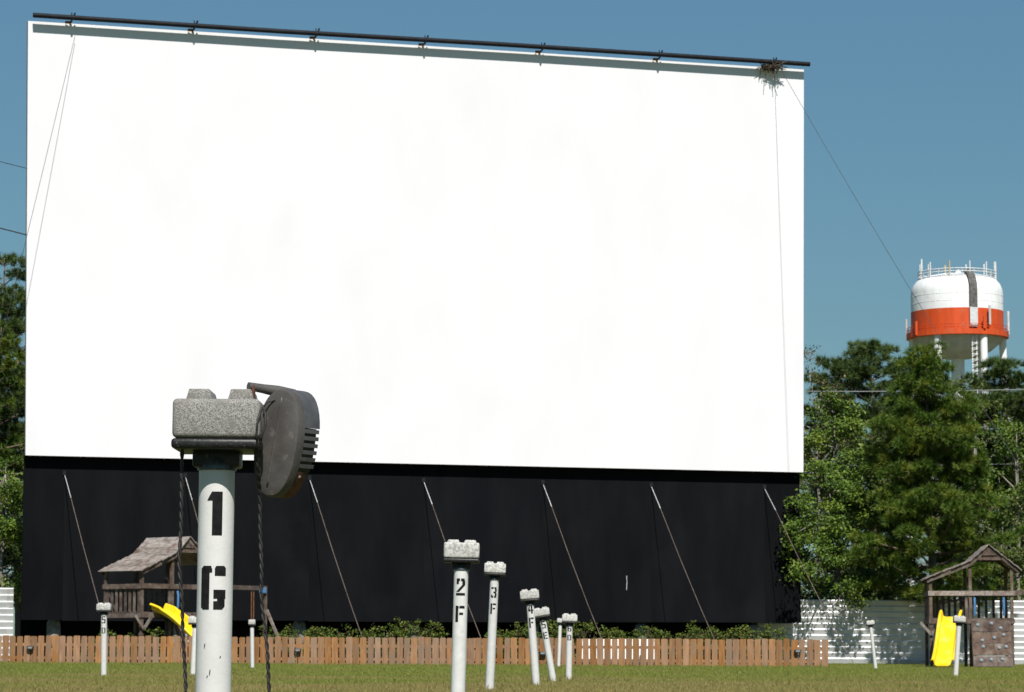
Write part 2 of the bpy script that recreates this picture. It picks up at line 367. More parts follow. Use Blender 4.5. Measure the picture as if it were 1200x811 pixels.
# ------------------------------------------------------------------ drive-in screen
def build_screen():
    BL = at(30, 533.5, 100.0); zb = BL.z; BR = atz(941.5, 553.5, zb)
    TL = at(33, 24.5, 98.6); zt = TL.z
    pn = (BR - BL).cross(TL - BL).normalized(); rd = ray(942, 81.5); cp = Vector((0, 0, CAMZ))
    TR = cp + rd * ((BL - cp).dot(pn) / rd.dot(pn))
    mid = (BL + BR) / 2
    base = Vector((mid.x, mid.y, gz(mid.x, mid.y)))
    root = empty('drive_in_screen', base, 'huge white drive-in movie screen with black painted skirt and top pipe', 'movie screen')
    u = (BR - BL).normalized(); u.z = 0; u.normalize()
    n = Vector((u.y, -u.x, 0))                 # towards the audience
    L = lambda p: p - base
    def slab(a, b, c, d, t, name, mat, nn=n, par=root, bevel=0):
        mb = MB(); q = [a, b, c, d]
        mb.add([L(p) for p in q] + [L(p - nn * t) for p in q],
               [(0, 1, 2, 3), (7, 6, 5, 4), (0, 4, 5, 1), (1, 5, 6, 2), (2, 6, 7, 3), (3, 7, 4, 0)])
        return mb.build(name, mat, par)
    slab(BL, BR, TR, TL, .10, 'screen_face', M['screen_white'])
    slab(BL - n * .11, BR - n * .11, TR - n * .11, TL - n * .11, .12, 'backing_frame', M['screen_edge'])
    # skirt panels
    cols = [30, 78, 220, 366, 500, 640, 767, 900, 941.5]
    back = .36
    def on_bottom(px, py):      # point of the bottom edge line under picture column px
        a = ray(px, py); # solve intersection with vertical plane through BL,BR
        t = (BL - Vector((0, 0, CAMZ))).dot(n) / a.dot(n); p = Vector((0, 0, CAMZ)) + a * t; return p
    zs = 1.50
    P = []
    for px in cols:
        p = on_bottom(px, 545); p.z = 0; P.append(p)
    P[0] = Vector((BL.x, BL.y, 0)); P[-1] = Vector((BR.x, BR.y, 0))
    for i in range(len(cols) - 1):
        a, b = P[i] - n * back + u * .0015, P[i + 1] - n * back - u * .0015
        zlo = zs + random.Random(i).uniform(-.02, .02)
        slab(Vector((a.x, a.y, zlo)), Vector((b.x, b.y, zlo)), Vector((b.x, b.y, zb + .15)), Vector((a.x, a.y, zb + .15)), .05, 'skirt_panel', M['skirt'])
    sp = on_bottom(738.5, 683) - n * (back - .004)
    MB().add([L(sp + u * a + Vector((0, 0, b))) for a, b in ((-.02, .26), (.012, .28), (.026, .0), (.006, -.27), (-.022, -.22), (.0, .05))], [(0, 5, 2, 1), (5, 4, 3, 2)]).build('paint_scratch', M['galv'], root)
    # backing board set back under the skirt
    a = P[0] - n * 1.6; b = on_bottom(906, 545) - n * 1.6
    slab(Vector((a.x, a.y, gz(a.x, 0) - .05)), Vector((b.x, b.y, gz(b.x, 0) - .05)), Vector((b.x, b.y, zs + .3)), Vector((a.x, a.y, zs + .3)), .06, 'backing_board', M['skirt'])
    # support posts and footings
    H = zt
    for i, px in enumerate(cols[1:-1]):
        q = P[i + 1] - n * 1.0 - u * .18
        g = gz(q.x, 0)
        MB().lathe([(.24, g - .1), (.25, g + .9), (.235, g + 1.36), (.17, g + 1.46), (.05, g + 1.49)], 14, L(Vector((q.x, q.y, 0)))).build('footing', M['concrete'], root, smooth=True)
        MB().box(L(Vector((q.x, q.y, (zb + 1.46 + g) / 2))), (.2, .2, zb - 1.46 - g)).build('support_post', M['steel_dark'], root)
        # mast behind the white face down to a rear footing
        f = (q - n * 6)
        top = Vector((q.x, q.y, 0)) + n * 1.15; 
        tt = TL.lerp(TR, (P[i + 1] - P[0]).length / (P[-1] - P[0]).length) - n * .36
        mb = MB(); mb.bar(L(Vector((q.x, q.y, zb - .05))), L(tt - Vector((0, 0, .3))), .2, .2)
        mb.bar(L(Vector((f.x, f.y, gz(f.x, 0) - .1))), L(tt - Vector((0, 0, 3)) - n * .45), .2, .2)
        mb.bar(L(Vector((f.x, f.y, gz(f.x, 0) - .1))), L(Vector((q.x, q.y, zb + .2))), .14, .14)
        mb.build('rear_brace', M['steel_dark'], root)
        # guy cable
        ca = P[i + 1] - n * (back - .02) + Vector((0, 0, zb - .62))
        anch = {0: (118, 712), 1: (268, 735), 2: (419, 729), 3: (562, 742), 4: (703, 742), 5: (833, 738), 6: (962, 702)}[i]
        # foot of the cable: on the ground further out, so that it passes through the seen lower end
        outd = 5.6 + .15 * math.sin(i * 2.1)
        # direction so that image slope fits
        low = at(anch[0], anch[1], (ca - Vector((0, 0, 0)) + n * outd * .8).y)
        d = (low - ca).normalized(); 
        t = (gz(low.x, 0) - .05 - ca.z) / d.z; foot = ca + d * t
        mid1 = ca.lerp(foot, .13)
        c = MB().tube([L(mid1), L(mid1.lerp(foot, .3) - Vector((0, 0, .10))), L(mid1.lerp(foot, .6) - Vector((0, 0, .11))), L(foot)], .0125, 6).build('guy_cable', M['rust'], root)
        MB().tube([L(ca), L(mid1)], .014, 6).build('turnbuckle', M['galv'], c)
        MB().box(L(ca + Vector((0, 0, .06))), (.12, .08, .16)).build('cable_plate', M['black_metal'], c)
    # top pipe with brackets
    off = n * .30 + Vector((0, 0, .15))
    pa = TL + off + u * 0.12; pb = TR + off + u * .10
    MB().tube([L(pa), L(pa.lerp(pb, .3) - Vector((0, 0, .02))), L(pa.lerp(pb, .6) + Vector((0, 0, .015))), L(pb)], .088, 12).build('top_pipe', M['black_metal'], root, smooth=True)
    W = (TR - TL).length
    for i, px in enumerate([85, 228, 370, 497, 633, 770, 903]):
        f = (px - 36) / (942 - 36); f = f * 1.0
        # perspective: interpolate by depth
        dl, dr = TL.y, TR.y; f = f * dl / (dr + f * (dl - dr)) if True else f
        f = min(.985, f + .0)
        p = TL.lerp(TR, f)
        mb = MB()
        mb.bar(L(p - n * .1 + Vector((0, 0, -.04))), L(p + n * .34 + Vector((0, 0, .04))), .05, .04)
        mb.bar(L(p + n * .30 + Vector((0, 0, .02))), L(p + n * .30 + Vector((0, 0, .32))), .035, .035)
        k = mb.build('pipe_bracket', M['black_metal'], root)
        MB().box(L(p + n * .14 + u * -.09 + Vector((0, 0, .005))), (.20, .10, .08)).build('rusty_clip', M['rust_orange'], k)
        MB().bar(L(p + n * .37 + Vector((0, 0, .04))), L(p + n * .31 + u * .12 + Vector((0, 0, .32))), .035, .05).build('pipe_clamp', M['black_metal'], k)
    # corner guy wires
    def guy(p0, px, py, Y):
        e = at(px, py, Y); e.z = gz(e.x, e.y) - .02
        pts = []
        for k in range(13):
            t = k / 12; q = p0.lerp(e, t); q.z -= .35 * math.sin(math.pi * t) * (1 - t * .4); pts.append(L(q))
        MB().tube(pts, .0085, 5).build('guy_wire', M['wire'], root)
    guy(TL.lerp(TR, .055) + n * .12 - Vector((0, 0, .45)), -95, 776, 94.5)
    guy(TL.lerp(TR, .957) + n * .42 + Vector((0, 0, .05)), 1345, 776, 82)
    return dict(TL=TL, TR=TR, BL=BL, BR=BR, u=u, n=n, P=P, zb=zb)
SC = build_screen()
print('SCREEN', SC['TL'], SC['TR'], SC['BL'], SC['BR'])

# bird nest of twigs caught on the pipe
def nest():
    rnd = random.Random(3)
    p = SC['TL'].lerp(SC['TR'], .951) + SC['n'] * .24 + Vector((0, 0, .0))
    root = empty('bird_nest', p - Vector((0, 0, .3)), 'tangled twig bird nest wedged under the pipe at the screen corner', 'nest')
    mb = MB()
    for k in range(90):
        c = Vector((rnd.gauss(0, .2), rnd.gauss(0, .08), .3 + rnd.gauss(-.02, .07)))
        d = Vector((rnd.gauss(0, 1), rnd.gauss(0, .6), rnd.gauss(0, .45))).normalized() * rnd.uniform(.10, .26)
        mb.tube([c - d, c + d], .014, 4)
    for k in range(6):
        c = Vector((rnd.uniform(-.4, .3), .02, .2)); mb.tube([c, c + Vector((rnd.uniform(-.06, .06), 0, -rnd.uniform(.3, .75)))], .011, 4)
    mb.build('twig_mass', M['twig'], root)
nest()

# ------------------------------------------------------------------ picket fence
FY = 84.0
def fence():
    x0 = (-40 - 600) / FPX * FY * CP; x1 = (969.5 - 600) / FPX * FY * CP
    root = empty('picket_fence', (0, FY, 0), 'low cedar picket fence running in front of the black screen skirt', 'fence')
    rnd = random.Random(11)
    pitch = 8.35 / FPX * FY
    meshes = []
    for k in range(5):
        w = .174 + .006 * (k - 2); h = .80 + .008 * (k % 3 - 1); e = .024
        me = MB().prism([(-w / 2, 0), (w / 2, 0), (w / 2, h - e), (w / 2 - e, h), (-w / 2 + e, h), (-w / 2, h - e)], -.009, .009).mesh('picket')
        me.materials.append(M['cedar']); meshes.append(me)
    x = x0; i = 0
    while x < x1 - .05:
        gap = 0
        o = bpy.data.objects.new('picket', meshes[rnd.randrange(5)]); col.objects.link(o); o.parent = root
        o.location = (x + pitch / 2, rnd.uniform(-.006, .006), gz(x, FY) + .015 + rnd.uniform(-.016, .012))
        o.rotation_euler = (rnd.gauss(0, .012), rnd.gauss(0, .014), rnd.gauss(0, .05))
        px = 600 + x * FPX / (FY * CP)
        x += pitch * (1.0 if px < 905 else 1.06) * rnd.uniform(.985, 1.015); i += 1
    xs = x0
    while xs < x1 - .1:
        xe = min(xs + 2.44, x1)
        for z in (.18, .56):
            MB().bar((xs, .032, gz(xs, 0) + z), (xe, .032, gz(xe, 0) + z), .04, .085).build('rail', M['cedar'], root)
        xs = xe
    xs = x0
    while xs < x1 + .1:
        MB().box((min(xs, x1 - .08), .10, gz(xs, 0) + .35), (.09, .09, .9)).build('fence_post', M['cedar'], root)
        xs += 2.44
fence()

def fixture(px, py, label, stake):
    p = at(px, py, FY - .07); g = gz(p.x, p.y)
    root = empty('garden_light', (p.x, p.y, p.z - .09 if not stake else g), label, 'light', 'small dark lights along the picket fence')
    z0 = .09 if not stake else p.z - g
    b = MB().prism([(-.10, .05), (.10, .05), (.09, -.03), (.05, -.06), (-.05, -.06), (-.09, -.03)], -.06, .045).build('lamp_body', M['fixture'], root, bevel=.008, loc=(0, 0, z0))
    MB().box((0, -.064, z0), (.12, .008, .05)).build('lamp_lens', M['lens'], root)
    if stake: MB().tube([(0, 0, -.05), (0, 0, z0 - .05)], .012, 6).build('stake', M['fixture'], root)
    else: MB().box((0, .045, z0 - .02), (.05, .024, .1)).build('mounting_plate', M['fixture'], root)
fixture(35.5, 759, 'small dark light fixed to the pickets at the zinc fence end', False)
fixture(349, 762, 'small dark light on a thin stake before the pickets, near the numbered speaker post', True)
fixture(636, 765.5, 'small dark light fixed to the pickets behind leaning post 5 E', False)
fixture(935, 763, 'small dark light fixed to the end panel of the picket fence', False)

# white sheet added behind the fence so that its gaps look bright
def added_white_sheet():
    a = at(676, 770, FY + .5); b = at(771, 770, FY + .5); g = gz(a.x, 0)
    root = empty('added_white_board', ((a.x + b.x) / 2, FY + .42, g), 'added white sheet leaning behind the picket fence, making its gaps bright', 'board')
    MB().box((0, .14, .40), (b.x - a.x, .03, .80), Matrix.Rotation(R(-14), 3, 'X')).build('sheet', M['tank_white'], root)
    MB().bar((0, .2, .62), (0, .75, -.03), .05, .05).build('prop', M['old_wood'], root)
added_white_sheet()

# ------------------------------------------------------------------ corrugated metal fences
def corrugated(name, x0, x1, Y, H, label, sheetw=3.4, slope=0):
    root = empty(name, ((x0 + x1) / 2, Y, gz((x0 + x1) / 2, Y)), label, 'metal fence', 'corrugated metal boundary fence')
    rnd = random.Random(int(abs(x0 * 7)))
    nrib = 11; pitch = H / nrib
    prof = []
    for k in range(nrib):
        z = k * pitch
        prof += [(0, z), (-.008, z + pitch * .25), (-.019, z + pitch * .62), (-.030, z + pitch * .80), (-.019, z + pitch * .93), (0, z + pitch * .985)]
    # low z first; a rib lip that overhangs the flat of the next sheet below
    rows = [(0, 4), (4, 8), (8, 11)]
    x = x0; j = 0
    while x < x1 - .05:
        xe = min(x1, x + sheetw)
        for r, (ka, kb) in enumerate(rows):
            pr = prof[ka * 6:kb * 6]
            nx = 8; vs = []; fs = []
            tw = rnd.uniform(-.012, .012); yo = rnd.uniform(0, .008) - r * .004 - (j % 2) * .005
            for i in range(nx + 1):
                xx = x + (xe - x) * i / nx
                for (dy, z) in pr:
                    wob = .008 * math.sin(xx * 2.3 + z * 1.7 + j)
                    vs.append((xx - root.location.x, dy + yo + wob + tw * (i / nx - .5), z + .04 + gz(xx, Y) - root.location.z))
            m = len(pr)
            for i in range(nx):
                for q in range(m - 1): fs.append((i * m + q, (i + 1) * m + q, (i + 1) * m + q + 1, i * m + q + 1))
            o = MB().add(vs, fs).build('corrugated_sheet', M['corr'], root, smooth='all')
        x = xe; j += 1
    x = x0 + .1
    while x <= x1:
        MB().box((x - root.location.x, .10, H / 2 - .1), (.09, .09, H + .15)).build('fence_post', M['old_wood'], root); x += sheetw / 2
xr0 = (845 - 600) / FPX * 111; 
corrugated('corrugated_fence', xr0, 30, 111.0, 2.42, 'long corrugated zinc fence below the trees, shaded by the screen corner')
corrugated('corrugated_fence', -27, (18 - 600) / FPX * 97, 97.0, 2.42, 'short corrugated zinc fence ending beside the black skirt')

# ------------------------------------------------------------------ speaker posts
# stencil glyphs on a 1 x 1.6 cell, list of quads
def rc(x0, z0, x1, z1): return [(x0, z0), (x1, z0), (x1, z1), (x0, z1)]
G = {
 '1': [rc(.42, 0, .80, 1.6), [(.22, 1.28), (.42, 1.28), (.42, 1.6), (.40, 1.6)]],
 'G': [rc(0, .10, .36, 1.5), [(.10, 0), (.36, 0), (.36, .10), (0, .10)], [(0, 1.5), (.44, 1.5), (.42, 1.6), (.10, 1.6)], rc(.36, 1.36, .46, 1.5),
       rc(.56, 1.24, 1.0, 1.52), [(.56, 1.52), (1.0, 1.52), (.92, 1.6), (.62, 1.6)], 
       rc(.52, .40, 1.0, .72), rc(.66, .12, .97, .40), rc(.52, .12, .66, .30), [(.52, 0), (.86, 0), (.97, .12), (.52, .12)]],
 '2': [rc(0, 0, 1, .24), [(.02, .34), (.36, .34), (1.0, 1.0), (.66, 1.0)], rc(.66, 1.0, 1.0, 1.42), rc(.52, 1.34, .92, 1.6), rc(.04, 1.34, .42, 1.6), rc(.04, 1.06, .30, 1.34)],
 '3': [rc(.0, 0, .44, .28), rc(.54, 0, .94, .28), rc(.66, .28, 1.0, .72), rc(.40, .68, .9, .92), rc(.66, .88, 1.0, 1.32), rc(.54, 1.32, .94, 1.6), rc(.0, 1.32, .44, 1.6), rc(0, .28, .26, .46)],
 '4': [rc(.56, 0, .88, 1.6), rc(0, .34, .50, .60), [(0, .60), (.30, .60), (.50, 1.6), (.36, 1.6)], rc(.88, .34, 1.0, .6)],
 '5': [rc(.04, 0, .44, .26), rc(.54, 0, .94, .26), rc(.68, .26, 1.0, .82), rc(.0, .76, .90, .98), rc(0, .98, .30, 1.6), rc(.38, 1.34, .96, 1.6)],
 '6': [rc(0, .12, .32, 1.48), rc(.08, 0, .44, .22), rc(.54, 0, .94, .22), rc(.68, .22, 1.0, .78), rc(.32, .70, .9, .92), rc(.08, 1.38, .44, 1.6), rc(.54, 1.38, .94, 1.6)],
 'F': [rc(0, 0, .32, 1.6), rc(.42, 1.34, 1.0, 1.6), rc(.32, 1.34, .36, 1.5), rc(.42, .70, .84, .94)],
 'E': [rc(0, 0, .32, 1.6), rc(.42, 1.34, 1.0, 1.6), rc(.42, .70, .84, .94), rc(.42, 0, 1.0, .26)],
 'D': [rc(0, 0, .30, 1.6), rc(.40, 0, .8, .26), rc(.40, 1.34, .8, 1.6), rc(.68, .2, 1.0, 1.4)],
}
def stencil(ch, r, zc, w, h, parent, a0=0.0):
    """characters wrapped round the pipe on the side of the camera (-Y)"""
    mb = MB()
    for q in G[ch]:
        nu, nv = 5, 8; vs = []
        for k in range(nu + 1):
            t = k / nu
            xa, za = q[0][0] + (q[1][0] - q[0][0]) * t, q[0][1] + (q[1][1] - q[0][1]) * t
            xb, zb2 = q[3][0] + (q[2][0] - q[3][0]) * t, q[3][1] + (q[2][1] - q[3][1]) * t
            for l in range(nv + 1):
                x, z = xa + (xb - xa) * l / nv, za + (zb2 - za) * l / nv
                a = -math.pi / 2 + (x - .5) * w / r + a0
                vs.append((math.cos(a) * r, math.sin(a) * r, zc + (z / 1.6 - .5) * h))
        mb.add(vs, [(k * (nv + 1) + l, (k + 1) * (nv + 1) + l, (k + 1) * (nv + 1) + l + 1, k * (nv + 1) + l + 1) for k in range(nu) for l in range(nv)])
    o = mb.build('stencil_character', M['stencil'], parent, smooth='all')
    o['label'] = 'black stencilled ' + ('number ' if ch.isdigit() else 'letter ') + ch
    return o

def speaker_post(label, base, top, chars='', rad=.045, head='head_pale', hw=.225, lug=None, charpos=None, lead=False):
    g = gz(base.x, base.y)
    base = Vector((base.x, base.y, g))
    d = top - base; L = d.length; ang = math.atan2(d.x, d.z)
    root = empty('speaker_post', base, label, 'speaker post', 'numbered drive-in speaker posts', rot=(0, ang, 0))
    lugh = .028 if lead else .018
    bh, ph, fh = .098, .026, .044
    hx = .007 if lead else 0
    zb = L - lugh - bh             # body bottom
    zp = zb - ph; zf = zp - fh     # plate bottom, flange bottom = pipe top
    MB().tube([(0, 0, -.25), (0, 0, zf * .5), (0, 0, zf + .01)], rad, 28).build('pipe', M['post_lead' if lead else 'post_white'], root, smooth=True)
    c = MB().lathe([(rad + .004, zf - .004), (rad + .005, zf + .006), (rad * .98, zf + .018), (rad * .8, zf + .032), (rad * .45, zf + .042)], 24).build('neck_collar', M['dome'], root, smooth=True)
    dp = .235 if lead else .165
    MB().box((0, .012, (zp + zf) / 2 + .006), (hw * .53, dp * .42, fh + .004)).build('neck_block', M['gasket'], root, smooth=True, bevel=.006)
    MB().box((hx, 0, zp + ph / 2), (hw, dp, ph)).build('base_plate', M['gasket'], root, smooth=True, bevel=.009, seg=3)
    b = MB().box((hx, 0, zb + bh / 2 + .001), (hw * .985, dp * .985, bh)).build('junction_box', M[head], root, smooth=True, bevel=.012, seg=3)
    lw = .062 if lead else .078
    lx = .012 if lead else 0
    for s in (-1, 1):
        MB().prism([(lx + s * hw * .235 - lw / 2 - .003, zb + bh - .004), (lx + s * hw * .235 + lw / 2 + .003, zb + bh - .004), (lx + s * hw * .235 + lw * .40, zb + bh + lugh), (lx + s * hw * .235 - lw * .40, zb + bh + lugh)], -dp * .34, dp * .34).build('top_lug', M[head], b, smooth=True, bevel=.0015 if lead else .004)
    if chars:
        for (ch, zt, zbm, w) in charpos:
            stencil(ch, rad + .0012, (zt + zbm) / 2, w, zt - zbm, root, .0)
    return root, L, zf, zp

# lead post 1 G
Y1 = 7.3
topz = at(257, 458, Y1 - .12)
b1 = gpt(249, Y1)
tp = at(256, 459, Y1)
zpx = lambda y: at(253, y, Y1 - .045).z - b1.z
lead, L1, zf1, zp1 = speaker_post('tall white speaker post stencilled 1 G with grey box and cords', b1, tp, '1G', .0450, 'head_grey', .222, lead=True,
    charpos=[('1', zpx(576), zpx(627), .068), ('G', zpx(663), zpx(714), .066)])
# short worn dings of bare metal on the near pipe
for (px, py, hh) in ((243, 757, .012), (250, 788, .014), (247, 793, .006), (262, 770, .006)):
    r = .0461; arc = (px - 252) / 466.; a = -math.pi / 2 + arc / r; z = zpx(py)
    mb = MB(); vs = []
    for t in (-1, 1):
        for k, f in enumerate((-1, .3, 1)):
            aa = a + t * .0016 / r * (1 - abs(f) * .5) + f * .02
            vs.append((math.cos(aa) * r, math.sin(aa) * r, z + f * hh / 2))
    mb.add(vs, [(0, 3, 4, 1), (1, 4, 5, 2)]).build('paint_chip', M['stencil'], lead)

def twisted(pts, name, parent, r=.0030, pitch=.05, mat='cord'):
    """two strands twisted round a smooth path"""
    P = [Vector(p) for p in pts]
    # Catmull-Rom resample
    out = []
    for i in range(len(P) - 1):
        p0, p1, p2, p3 = P[max(i - 1, 0)], P[i], P[i + 1], P[min(i + 2, len(P) - 1)]
        n = max(2, int((p2 - p1).length / .007))
        for k in range(n):
            t = k / n
            out.append(.5 * ((2 * p1) + (p2 - p0) * t + (2 * p0 - 5 * p1 + 4 * p2 - p3) * t * t + (3 * p1 - p0 - 3 * p2 + p3) * t ** 3))
    out.append(P[-1])
    mb = MB()
    for ph in (0, math.pi):
        s = 0; q = []
        for i, p in enumerate(out):
            if i: s += (out[i] - out[i - 1]).length
            a = 2 * math.pi * s / pitch + ph
            q.append(p + Vector((math.cos(a), math.sin(a), 0)) * r * .85)
        mb.tube(q, r, 6)
    return mb.build(name, M[mat], parent, smooth='all')
inv = Matrix.Translation(lead.location) @ lead.rotation_euler.to_matrix().to_4x4(); inv = inv.inverted()
lp = lambda px, py, Y: inv @ at(px, py, Y)
gl = inv @ Vector((gpt(221, Y1 - .04).x, Y1 - .04, gz(-1, 7) + .01))
twisted([lp(213.5, 520, Y1 - .06), lp(213, 560, Y1 - .062), lp(212, 620, Y1 - .06), lp(210, 660, Y1 - .06), lp(213, 700, Y1 - .06), lp(214.5, 745, Y1 - .055), lp(217, 790, Y1 - .05), lp(219, 850, Y1 - .05), gl], 'cord', lead)

# the hanging speaker
def car_speaker():
    c = at(335, 520, Y1 - .01)
    root = empty('car_speaker', c, 'grey weathered drive-in car speaker hooked on the 1 G post box', 'speaker')
    yaw = R(-32)
    Mz = Matrix.Rotation(yaw, 4, 'Z') @ Matrix.Rotation(R(9), 4, 'Y')
    # outline of the flat back plate: (x,z) in metres, egg shaped
    pts = []
    n = 40; hx, hz = .0675, .137
    for k in range(n):
        t = 2 * math.pi * k / n
        x = hx * math.copysign(abs(math.cos(t)) ** .86, math.cos(t)); z = hz * math.copysign(abs(math.sin(t)) ** .92, math.sin(t))
        x *= 1 + .04 * z / hz
        pts.append((x, z))
    T = .094
    def ring(sc, y): return [Mz @ Vector((x * sc, y, z * sc)) for x, z in pts]
    mb = MB()
    prof = [(.0, .002), (.86, .0), (.97, .004), (1.0, .014)]
    vs = []; fs = []
    vs.append(Mz @ Vector((0, -.002 - T / 2, 0)))
    rings = [(.45, -.0015), (.86, .0), (.965, .004), (1.0, .014), (1.0, .030)]
    for sc, y in rings: vs += ring(sc, y - T / 2)
    for k in range(n): fs.append((0, 1 + (k + 1) % n, 1 + k))
    for i in range(len(rings) - 1):
        for k in range(n):
            k2 = (k + 1) % n; fs.append((1 + i * n + k, 1 + i * n + k2, 1 + (i + 1) * n + k2, 1 + (i + 1) * n + k))
    mb.add(vs, fs); plate = mb.build('back_shell', M['speaker'], root, smooth=True)
    # raised seam down the middle of the plate
    MB().tube([Mz @ Vector((.004 * math.sin(z * 12), -T / 2 - .001, z)) for z in np.linspace(-.11, .115, 14)], .0026, 6).build('centre_seam', M['speaker'], plate, smooth='all')
    # rear half: full depth at the top, ribs in the middle of the side, rusty lower rim
    def band(z0, z1, y0, y1, sc0, name, mat, sc1=None, cap=True):
        sel = [Vector((x, 0, z)) for x, z in pts]
        poly = []
        for k in range(n):
            a, b = pts[k], pts[(k + 1) % n]
            # clip to z range
            def inside(p): return z0 <= p[1] <= z1
            if inside(a): poly.append(a)
            for zz in (z0, z1):
                if (a[1] - zz) * (b[1] - zz) < 0:
                    t = (zz - a[1]) / (b[1] - a[1]); poly.append((a[0] + t * (b[0] - a[0]), zz))
        cx = sum(p[0] for p in poly) / len(poly); cz = sum(p[1] for p in poly) / len(poly)
        poly.sort(key=lambda p: math.atan2(p[1] - cz, p[0] - cx))
        mb = MB(); s1 = sc1 or sc0
        m = len(poly)
        f0 = [Mz @ Vector((x * sc0, y0 - T / 2, z)) for x, z in poly]; f1 = [Mz @ Vector((x * s1, y1 - T / 2, z * (1 if s1 == sc0 else 1))) for x, z in poly]
        mb.add(f0 + f1, [tuple(range(m)), tuple(range(2 * m - 1, m - 1, -1))] + [(i, i + m, (i + 1) % m + m, (i + 1) % m) for i in range(m)])
        return mb.build(name, mat, root, smooth=True)
    band(.047, .2, .030, T, .995, 'top_shell', M['speaker_rim'], .985)
    zt, zbm = .044, -.062
    nr = 6
    for k in range(nr):
        z1 = zt - (zt - zbm) * k / nr; z0 = z1 - (zt - zbm) / nr * .56
        band(z0, z1, .030, T * .98, .99, 'grille_rib', M['speaker_rim'], .985)
    band(-.066, .046, .030, T * .93, .90, 'grille_core', M['gasket'], .90)
    band(-.2, -.064, .030, T * .8, .99, 'lower_rim', M['speaker_rust'], .93)
    s = band(-.079, -.074, .045, .05, 1.03, 'screw', M['galv'])
    # hanger handle: from the top of the shell out to the left, hooked over the box
    a = at(344, 463.5, Y1 + .0) - c; b = at(325, 458.5, Y1 - .02) - c; e = at(291, 452.5, Y1 - .06) - c
    hk = MB(); hk.tube([a, b, b.lerp(e, .5), e], [.0165, .015, .012, .0105], 10)
    h = hk.build('hanger_handle', M['speaker'], root, smooth=True)
    MB().tube([e + Vector((.011, 0, .002)), e + Vector((.0135, .002, -.03)), e + Vector((.015, .004, -.052))], [.006, .005, .0045], 8).build('hook_tip', M['speaker_rust'], h, smooth=True)
    # ring of bare wire under the handle and the cord
    MB().tube([at(323, 468.5, Y1 - .05) - c, at(316, 470, Y1 - .05) - c, at(310.5, 474, Y1 - .05) - c, at(308, 479, Y1 - .05) - c], .0024, 6).build('wire_link', M['wire'], h, smooth='all')
    S = lambda px, py, Y: at(px, py, Y) - c
    MB().tube([S(308.5, 477, Y1 - .10), S(311, 486, Y1 - .115), S(311, 500, Y1 - .12), S(306, 512, Y1 - .12), S(301.5, 522, Y1 - .115), S(300.5, 508, Y1 - .122), S(302, 492, Y1 - .12), S(307, 478, Y1 - .11)], .0030, 8).build('cord_loop', M['cord'], root, smooth='all')
    gnd = Vector((gpt(330, Y1 - .03).x, Y1 - .03, gz(-.7, 7) + .006)) - c
    twisted([S(301, 518, Y1 - .10), S(302, 545, Y1 - .08), S(304.5, 580, Y1 - .03), S(305, 620, Y1 - .02), S(306.5, 665, Y1 - .02), S(306.5, 700, Y1 - .02), S(309, 725, Y1 - .02), S(313, 760, Y1 - .02), S(315.5, 811, Y1 - .02), S(319, 870, Y1 - .02), gnd], 'cord', root)
car_speaker()

def post_px(label, bx, by, tx, ty, chars='', cps=None, Y=None, rad=.045, hw=.225, cw=None):
    if Y is None:
        # depth from the base pixel and the sloping lawn
        d = ray(bx, by); Y = 40.
        for _ in range(12):
            x = d.x / d.y * Y; Y = (gz(x, Y) - CAMZ) * d.y / d.z
    base = gpt(bx, Y); top = at(tx, ty, Y)
    s = FPX / Y
    cp = []
    if chars:
        for ch, (y0, y1) in zip(chars, cps):
            z0 = at(tx, y0, Y).z - base.z; z1 = at(tx, y1, Y).z - base.z
            cp.append((ch, z0, z1, cw or .06))
    return speaker_post(label, base, top, chars, rad, 'head_pale', hw, charpos=cp)
post_px('white speaker post stencilled 2 F, tallest of the F row', 536, 840, 541.5, 633, '2F', [(678, 698), (710, 729)], Y=18.2)
post_px('white speaker post stencilled 3 F beside post 2 F', 573.5, 813, 580.5, 658.5, '3F', [(688, 700.5), (707, 719.5)], Y=30)
post_px('white speaker post stencilled 4 F, leaning behind post 3 F', 628.5, 803.5, 620, 690.5, '4F', [(706, 719), (723.5, 735.5)], Y=34)
post_px('strongly tilted white speaker post stencilled 5 E', 648.5, 798, 633.5, 712, '5E', [(727, 735.5), (740, 748)], Y=40)
post_px('white speaker post stencilled 6 D with twin lobed box', 666.3, 797.5, 667.6, 719, '6D', [(733, 740), (744, 750.5)], Y=42.5)
post_px('small white speaker post between 5 E and 6 D near the pickets', 654.6, 782.5, 656.7, 724.5, hw=.17)
post_px('white speaker post stencilled 5 D by the zinc fence side of the lawn', 122, 792.6, 122, 706.5, '5D', [(722, 730.5), (735.5, 742.5)])
post_px('white speaker post half hidden by the 1 G post at the slide foot', 226.5, 792, 229.5, 722)
post_px('small round headed white speaker post between the 1 G post and its cord', 296, 783, 295.3, 726, hw=.16)
post_px('leaning white speaker post in front of the long zinc fence', 1026, 784, 1019.5, 727, hw=.22)
post_px('white speaker post in front of the yellow slide', 1119.5, 792.5, 1124.5, 721.5, hw=.225)

